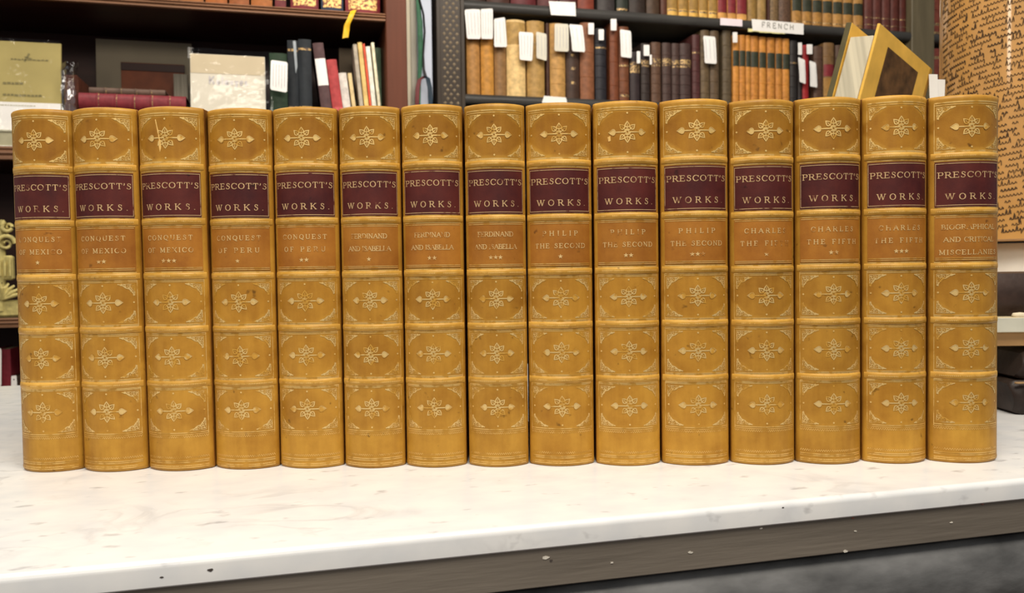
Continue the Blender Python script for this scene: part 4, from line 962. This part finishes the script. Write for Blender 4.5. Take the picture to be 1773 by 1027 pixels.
slip('curled white slip above the flowered dark spine', [(985, 42), (1008, 44), (1012, 91), (989, 90)], TS-.002, bend=.010, lines=3)
slip('long white slip on the red brown banded book', [(1073, 51), (1092, 54), (1093, 101), (1074, 99)], TS, lines=3)
slip('long white slip shared by the grey brown pair', [(1217, 62), (1238, 64), (1240, 111), (1219, 110)], TS, lines=3)
slip('white slip left of the bright red book', [(1381, 99), (1393, 104), (1394, 146), (1383, 142)], TS, lines=2)
slip('white slip right of the bright red book', [(1401, 105), (1412, 109), (1414, 152), (1401, 150)], TS, lines=2)
for q, lb in ((rect(1018, 40, 1028, 60), 'small white tag on the reddish brown scuffed book'), (rect(1036, 51, 1045, 70), 'small white tag on the blue black book'),
              (rect(1057, 33, 1067, 53), 'small white tag, the highest hanging on the lower shelf'), (rect(1102, 89, 1108, 110), 'narrow white tag on the shortest dark book'),
              (rect(1114, 78, 1124, 97), 'oval white tag on the dark banded book'), (rect(1124.5, 95, 1128, 112), 'thin grey tag right of the oval one'),
              (rect(1268, 56, 1276, 74), 'small white tag at the left end of the ochre set'), (rect(1381, 74, 1388, 95), 'white tag above the slip left of the red book'),
              (rect(1396, 77, 1406, 94), 'round white tag at the head of the red book')):
    slip(lb, q, TS, bend=.001, name='paper_tag', cat='tag')
def sign(label, q, words=None, torn=False, mat=None):
    t = TR-.0165; P = [SZ(x, y, t) for x, y in q]; cs = sum(p[0] for p in P)/4; cz = min(p[1] for p in P)
    o = thing('shelf_label', label, 'shelf label', FP(cs, t, cz), ANG)
    mb = MB(); mb.prism([(p[0]-cs, p[1]-cz) for p in P], lambda p, k: (p[0], k*.001-.001, p[1])); mb.build('card', mat or M['slip'], o)
    if words:
        c = Vector(P[0]).lerp(Vector(P[2]), .5); d = (Vector(P[1])-Vector(P[0])); w = d.length; h = (Vector(P[3])-Vector(P[0])).length; sl = d.y/d.x
        m2 = MB(); text(m2, words, 0.0, -h*.16, h*.46, w*.62, lambda x, z, k: (x+c.x-cs, -.0013-k, z+c.y-cz+x*sl), 1, .17, .17, False)
        m2.build('lettering', M['greyink'], o)
    if torn:
        m2 = MB(); a = Vector(P[3]); b = Vector(P[2]); rn = random.Random(2); up_ = []; lo = []
        for k in range(13):
            p = a.lerp(b, -.09+.72*k/12); up_.append((p.x-cs, -.0002, p.y-cz+.006)); lo.append((p.x-cs, -.0004, p.y-cz-.002-.003*rn.random()))
        m2.grid([up_, lo]); m2.build('torn_tape', surf('old yellow tape', srgb(236, 226, 160), .6, .1, 40), o)
    return o
sign('blank white card on the upper right shelf edge, furthest left', [(950, 2), (996, 4), (997, 28), (954, 26)])
sign('small pinkish white card left of the lettered sign', [(1247, 31), (1285, 34), (1285, 46), (1247, 43.5)], mat=surf('pinkish card', srgb(238, 222, 226), .7, .03, 40))
sign('white shelf sign lettered FRENCH with torn yellow tape below', [(1301, 33), (1391, 41), (1391, 60), (1303, 53)], 'FRENCH', True)
sign('white card on the lower shelf edge just above the books', [(942, 166), (980, 169), (982, 180), (938, 178)])

# ribbons hanging between the bookcases
def ribbon(label, pts, t, hw, mat, depth=.0008):
    P = [SZ(x, y, t) for x, y in pts]; cs = P[0][0]; cz = min(p[1] for p in P)
    o = thing('ribbon', label, 'ribbon', FP(cs, t, cz), ANG); f = []; b = []
    for i, p in enumerate(P):
        w = hw[i] if isinstance(hw, (list, tuple)) else hw; y = .004*math.sin(i*1.7)
        f.append([(p[0]-cs-w, y, p[1]-cz), (p[0]-cs, y-.002, p[1]-cz), (p[0]-cs+w, y, p[1]-cz)]); b.append([(q[0], q[1]+depth, q[2]) for q in f[-1]])
    mb = MB(); mb.grid(f); mb.grid(b); mb.grid([[r[0] for r in f], [r[0] for r in b]]); mb.grid([[r[-1] for r in f], [r[-1] for r in b]])
    mb.build('band', mat, o, 60); return o
tw_ = 2.185
ribbon('green ribbon hanging between the two bookcases', [(722, -60), (724, 0), (727, 40), (728, 80), (728, 110), (726, 140), (725, 230)], tw_, [.006, .006, .008, .008, .007, .005, .004], surf('green silk', srgb(52, 104, 74), .5, .2, 40))
ribbon('black ribbon hanging right of the green one', [(724, -60), (727, 0), (733, 25), (735, 55), (733, 95), (734, 120), (737, 136)], tw_-.006, [.003, .003, .0032, .003, .003, .004, .006], surf('black silk', srgb(34, 32, 34), .5, .2, 40))
ribbon('red ribbon end left of the black knot', [(736, 132), (727, 137), (723, 152), (722, 175), (722, 240)], tw_-.012, .0062, surf('dull red silk', srgb(118, 54, 56), .5, .2, 40))
ribbon('navy ribbon end right of the black knot', [(735, 132), (741, 135), (744, 152), (745, 175), (746, 240)], tw_-.016, .0072, surf('navy silk', srgb(34, 52, 66), .5, .2, 40))

# ------------------------------------------------------------------ right end of the counter: riser, old books, tilted vellum book, lamp
rs = thing('display_riser', 'low pale wooden riser at the right end of the counter', 'riser', (.56, .36, 0))
PALE = surf('pale limed wood', srgb(206, 190, 154), .55, .15, 30, stretch=(.4, 3, 3)); GREYW = surf('grey white paint', srgb(206, 200, 190), .6, .06, 10)
RX0, RX1, RY0, RY1 = -.215, .26, -.205, .235
MB().box(RX0, RX1, RY0, RY1, .0655, .0775, .001).build('top_board', PALE, rs)
MB().box(RX0+.002, RX1-.002, RY0+.004, RY0+.016, .0545, .0654, .0006).build('apron', surf('brown wood apron', srgb(164, 128, 84), .5, .15, 30, stretch=(.4, 3, 3)), rs)
MB().box(RX0+.01, RX1-.01, RY0+.20, RY0+.21, 0, .0654).build('back_board', GREYW, rs)
MB().box(RX1-.02, RX1-.002, RY0+.02, RY1-.01, 0, .0654).build('side_board', GREYW, rs)
MB().box(RX0+.01, RX0+.02, RY0+.21, RY1-.01, 0, .0654).build('side_board', GREYW, rs)
MB().box(RX0+.0, RX0+.063, RY0-.0012, RY0+.0001, .0660, .0771, .0003).build('edge_strip', surf('pale grey edge strip', srgb(196, 194, 178), .5, .1, 40), rs)
LE = surf('scuffed black brown leather', srgb(48, 38, 33), .42, .4, 60, .4, 200)
def small_lying(label, x0, y0, z0, ln, dp, h, mat, tp0=0, tp1=0, name='leather_book'):
    """an old limp-cornered volume lying flat, its leather turned over the left end"""
    o = thing(name, label, 'book', (x0, y0, z0)); bul = .006; rows = []
    sec = [(dp, 0)]+[(bul-bul*math.sin(math.pi*k/8), h*k/8) for k in range(9)]+[(dp, h)]
    for x, e in ((0, .0026), (.002, .0010), (.007, 0), (ln-.007, 0), (ln-.002, .001), (ln, .0026)):
        rows.append([(x+(tp0+(tp1-tp0)*q[1]/h)*(1 if x < ln/2 else 0), q[0]+(e if q[0] < .02 else 0), q[1]*(1-2*e/h)+e) for q in sec])
    mb = MB(); mb.grid(rows, True); n = len(sec); mb.add(rows[0], [tuple(range(n))]); mb.add(rows[-1], [tuple(range(n))])
    mb.build('cover', mat, o, 50)
    MB().box(ln*.5, ln+.001, bul+.006, dp-.006, .005, h-.005).build('text_block', PGM, o)
    for k in range(4):
        x = ln*(k+1)/5; m2 = MB(); m2.grid([[(x+dx, bul-(bul+off)*math.sin(math.pi*j/8), h*j/8) for j in range(9)] for dx, off in ((-.002, -.0005), (-.0008, .0012), (.0008, .0012), (.002, -.0005))]); m2.build('raised_band', mat, o, 60)
    return o
b1 = small_lying('worn black leather book lying lowest under the riser, right edge', .3825, .152, .0002, .17, .115, .0272, LE, .0045, 0)
MB().box(.002, .1, -.0008, .002, .0252, .0268, .0006).build('worn_edge', surf('rubbed tan edge', srgb(150, 120, 84), .6, .3, 200), b1, label='rubbed tan edge')
small_lying('worn black leather book lying on the lowest one under the riser', .3895, .154, .0277, .165, .110, .0232, LE, 0, .0055)
small_lying('dark brown leather book lying on top of the riser, right edge', .366, .163, .0778, .18, .13, .034, surf('dark brown leather', srgb(58, 44, 38), .45, .35, 60, .4, 200))
# a pale eraser-like weight at the foot of that book
pb = thing('paper_weight', 'small pale stone weight on the riser edge before the dark book', 'weight', (.392, .1592, .0776))
MB().lathe([(.0001, 0), (.0060, 0), (.0066, .0012), (.0056, .0030), (.0001, .0036)], 16).build('stone', surf('pale stone', srgb(224, 210, 180), .5, .05, 60), pb, 60).scale = (1, .55, 1)

# tilted vellum book: frame measured from its front board
Z0 = .85
P0 = CAM+ray(1524, 40)*Z0
wv = (Rv*.743-Uv*.192+Fv*.641).normalized(); hv = (Rv*.262+Uv*.965).normalized(); hv = (hv-wv*hv.dot(wv)).normalized(); nv = wv.cross(hv).normalized()
if nv.dot(Fv) > 0: nv = -nv                   # outward normal of the visible board
BWd, BHt, BT = .145, .205, .0345
vb = thing('vellum_book', 'tilted half vellum book with a marbled brown panel, fore-edge towards the viewer', 'book', P0-hv*BHt)
loc = lambda x, y, z: wv*x-nv*y+hv*z          # x along the board, y into the thickness, z up the book
def vbox(name, x0, x1, y0, y1, z0, z1, mat, parent=vb, b=.0004, splay=0, yoff=0, label=None):
    m2 = MB(); m2.box(x0, x1, y0, y1, z0, z1, b)
    def tr(p):
        x, y, z = p
        if splay: dx = BWd-x; y = y+dx*splay
        return tuple(loc(x, y+yoff, z))
    m2.v = [tr(p) for p in m2.v]; return m2.build(name, mat, parent, label=label)
VEL = surf('yellow vellum', srgb(226, 178, 78), .45, .14, 40); VELD = surf('grey olive vellum', srgb(84, 76, 48), .5, .2, 40)
MAR = surf('brown marbled paper', srgb(86, 60, 34), .55, .7, 60)
fb = vbox('front_board', 0, BWd-.021, 0, .003, 0, BHt, VEL)
vbox('marbled_panel', .026, BWd-.046, -.0006, -.00005, .0, BHt-.015, MAR, fb, .0001)
vbox('text_block', .0015, BWd-.0225, .0044, BT-.0043, .004, BHt-.012, pages_mat('thick cream leaves', srgb(206, 196, 170), 0, 260))
bb = vbox('back_board', 0, BWd-.021, BT-.0036, BT+.0026, 0, BHt+.004, VELD, splay=.012, label='grey olive board with yellow turned-in leather')
vbox('turn_in', .0005, BWd-.022, BT-.0042, BT-.0037, 0, BHt+.0035, VEL, bb, .0001, splay=.012)
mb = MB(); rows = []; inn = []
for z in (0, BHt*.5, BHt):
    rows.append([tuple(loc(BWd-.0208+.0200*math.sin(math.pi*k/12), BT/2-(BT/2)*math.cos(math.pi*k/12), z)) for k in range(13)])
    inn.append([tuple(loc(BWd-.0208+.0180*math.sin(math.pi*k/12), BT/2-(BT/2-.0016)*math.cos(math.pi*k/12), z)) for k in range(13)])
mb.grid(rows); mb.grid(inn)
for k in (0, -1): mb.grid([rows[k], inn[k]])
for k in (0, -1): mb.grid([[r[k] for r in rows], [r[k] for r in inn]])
mb.build('spine', surf('shade-toned vellum', srgb(178, 136, 60), .45, .25, 60), vb, 50, label='shade-toned vellum spine')  # vellum toned darker to paint in shade where the spine turns away
# cradle carrying it on the riser
mb = MB(); base = P0-hv*(BHt+.0006); q = [base+loc(x, y, 0) for x, y in ((-.004, -.004), (BWd+.006, -.004), (BWd+.006, BT+.006), (-.004, BT+.006))]
zlow = .0777
cr_ = thing('book_cradle', 'sloping wooden cradle under the tilted vellum book, hidden behind the row', 'stand', (q[0].x, q[0].y, zlow))
o_ = Vector((q[0].x, q[0].y, zlow)); v = [p-o_ for p in q]+[Vector((p.x, p.y, zlow))-o_ for p in q]
mb.add(v, [(0, 1, 2, 3), (4, 7, 6, 5), (0, 4, 5, 1), (1, 5, 6, 2), (2, 6, 7, 3), (3, 7, 4, 0)]); mb.build('cradle', M['mahog'], cr_)
# two white slips at its spine
def wslip(label, px, py, Z, w, h, tilt):
    p = CAM+ray(px, py)*Z; o = thing('paper_slip', label, 'paper slip', p, 0)
    mb = MB(); rows = []
    for k, (zf, sx) in enumerate(((0, .7), (.08, 1), (.4, 1), (.7, 1), (1, 1))):
        z = -h*(1-zf); rows.append([(-w*sx/2+tilt*z, .004*math.sin(zf*3), z), (w*sx/2+tilt*z, .004*math.sin(zf*3)+.002, z)])
    back = [[(x, y+.0006, z) for x, y, z in r] for r in rows]
    mb.grid(rows); mb.grid(back); mb.grid([[r[0] for r in rows], [r[0] for r in back]]); mb.grid([[r[1] for r in rows], [r[1] for r in back]])
    mb.build('paper', M['slip'], o, 40)
wslip('white slip dangling at the spine of the tilted vellum book', 1617, 128, .9265, .0105, .075, -.10)
wslip('white slip between the tilted vellum book and the lampshade', 1629, 137, .9300, .0125, .06, -.05)

# lamp with a manuscript-covered shade
LR = .096; lx = (886.5+885-886.5)/FPX*1.05; lp = CAM+ray(1771, 430)*1.05
lamp = thing('table_lamp', 'table lamp with a tall cylindrical shade covered in brown handwriting', 'lamp', (lp.x, lp.y, .0776))
MB().lathe([(.0001, 0), (.066, 0), (.069, .004), (.068, .030), (.064, .058), (.058, .066), (.0001, .066)], 40).build('base', surf('white glazed ceramic', srgb(226, 220, 212), .3, .03, 20), lamp, 50)
SH0, SH1 = .0685, .50
SHM = surf('parchment shade', srgb(196, 146, 82), .38, .10, 14, coat=1.0)
sh = MB().lathe([(.0001, SH0), (LR-.004, SH0), (LR, SH0+.002), (LR, SH1-.002), (LR-.002, SH1), (LR-.004, SH1-.002), (LR-.004, SH1-.02)], 72).build('shade', SHM, lamp, 40)
mb = MB(); rnd = random.Random(21)
cm = lambda x, z, o: ((LR+.0002+o)*math.sin(x/LR), -(LR+.0002+o)*math.cos(x/LR), z)
z = SH0+.004; ln = 0
while z < SH1-.004:
    x = -LR*1.75+rnd.uniform(0, .006)
    while x < LR*.9:
        n = rnd.randint(2, 9); pts = []; xh = rnd.uniform(.0022, .0030)
        slope = .13
        for k in range(n):
            r = rnd.random(); asc = xh*(2.6 if r < .16 else 1); dsc = -xh*1.5 if .16 < r < .26 else 0
            xx = x+k*.0036
            zz = z+(xx+LR*1.2)*slope
            pts += [(xx, zz), (xx+.0008+.0006*(asc/xh-1)*.4, zz+asc), (xx+.0017, zz+asc*.55), (xx+.0019, zz+dsc)]
        if all(SH0+.003 < p[1] < SH1-.003 for p in pts): stroke(mb, pts, .0010 if rnd.random() < .7 else .0014, cm, .004)
        x += n*.0036+rnd.uniform(.003, .006)
    z += .0070; ln += 1
mb.build('handwriting', M['ink'], sh)
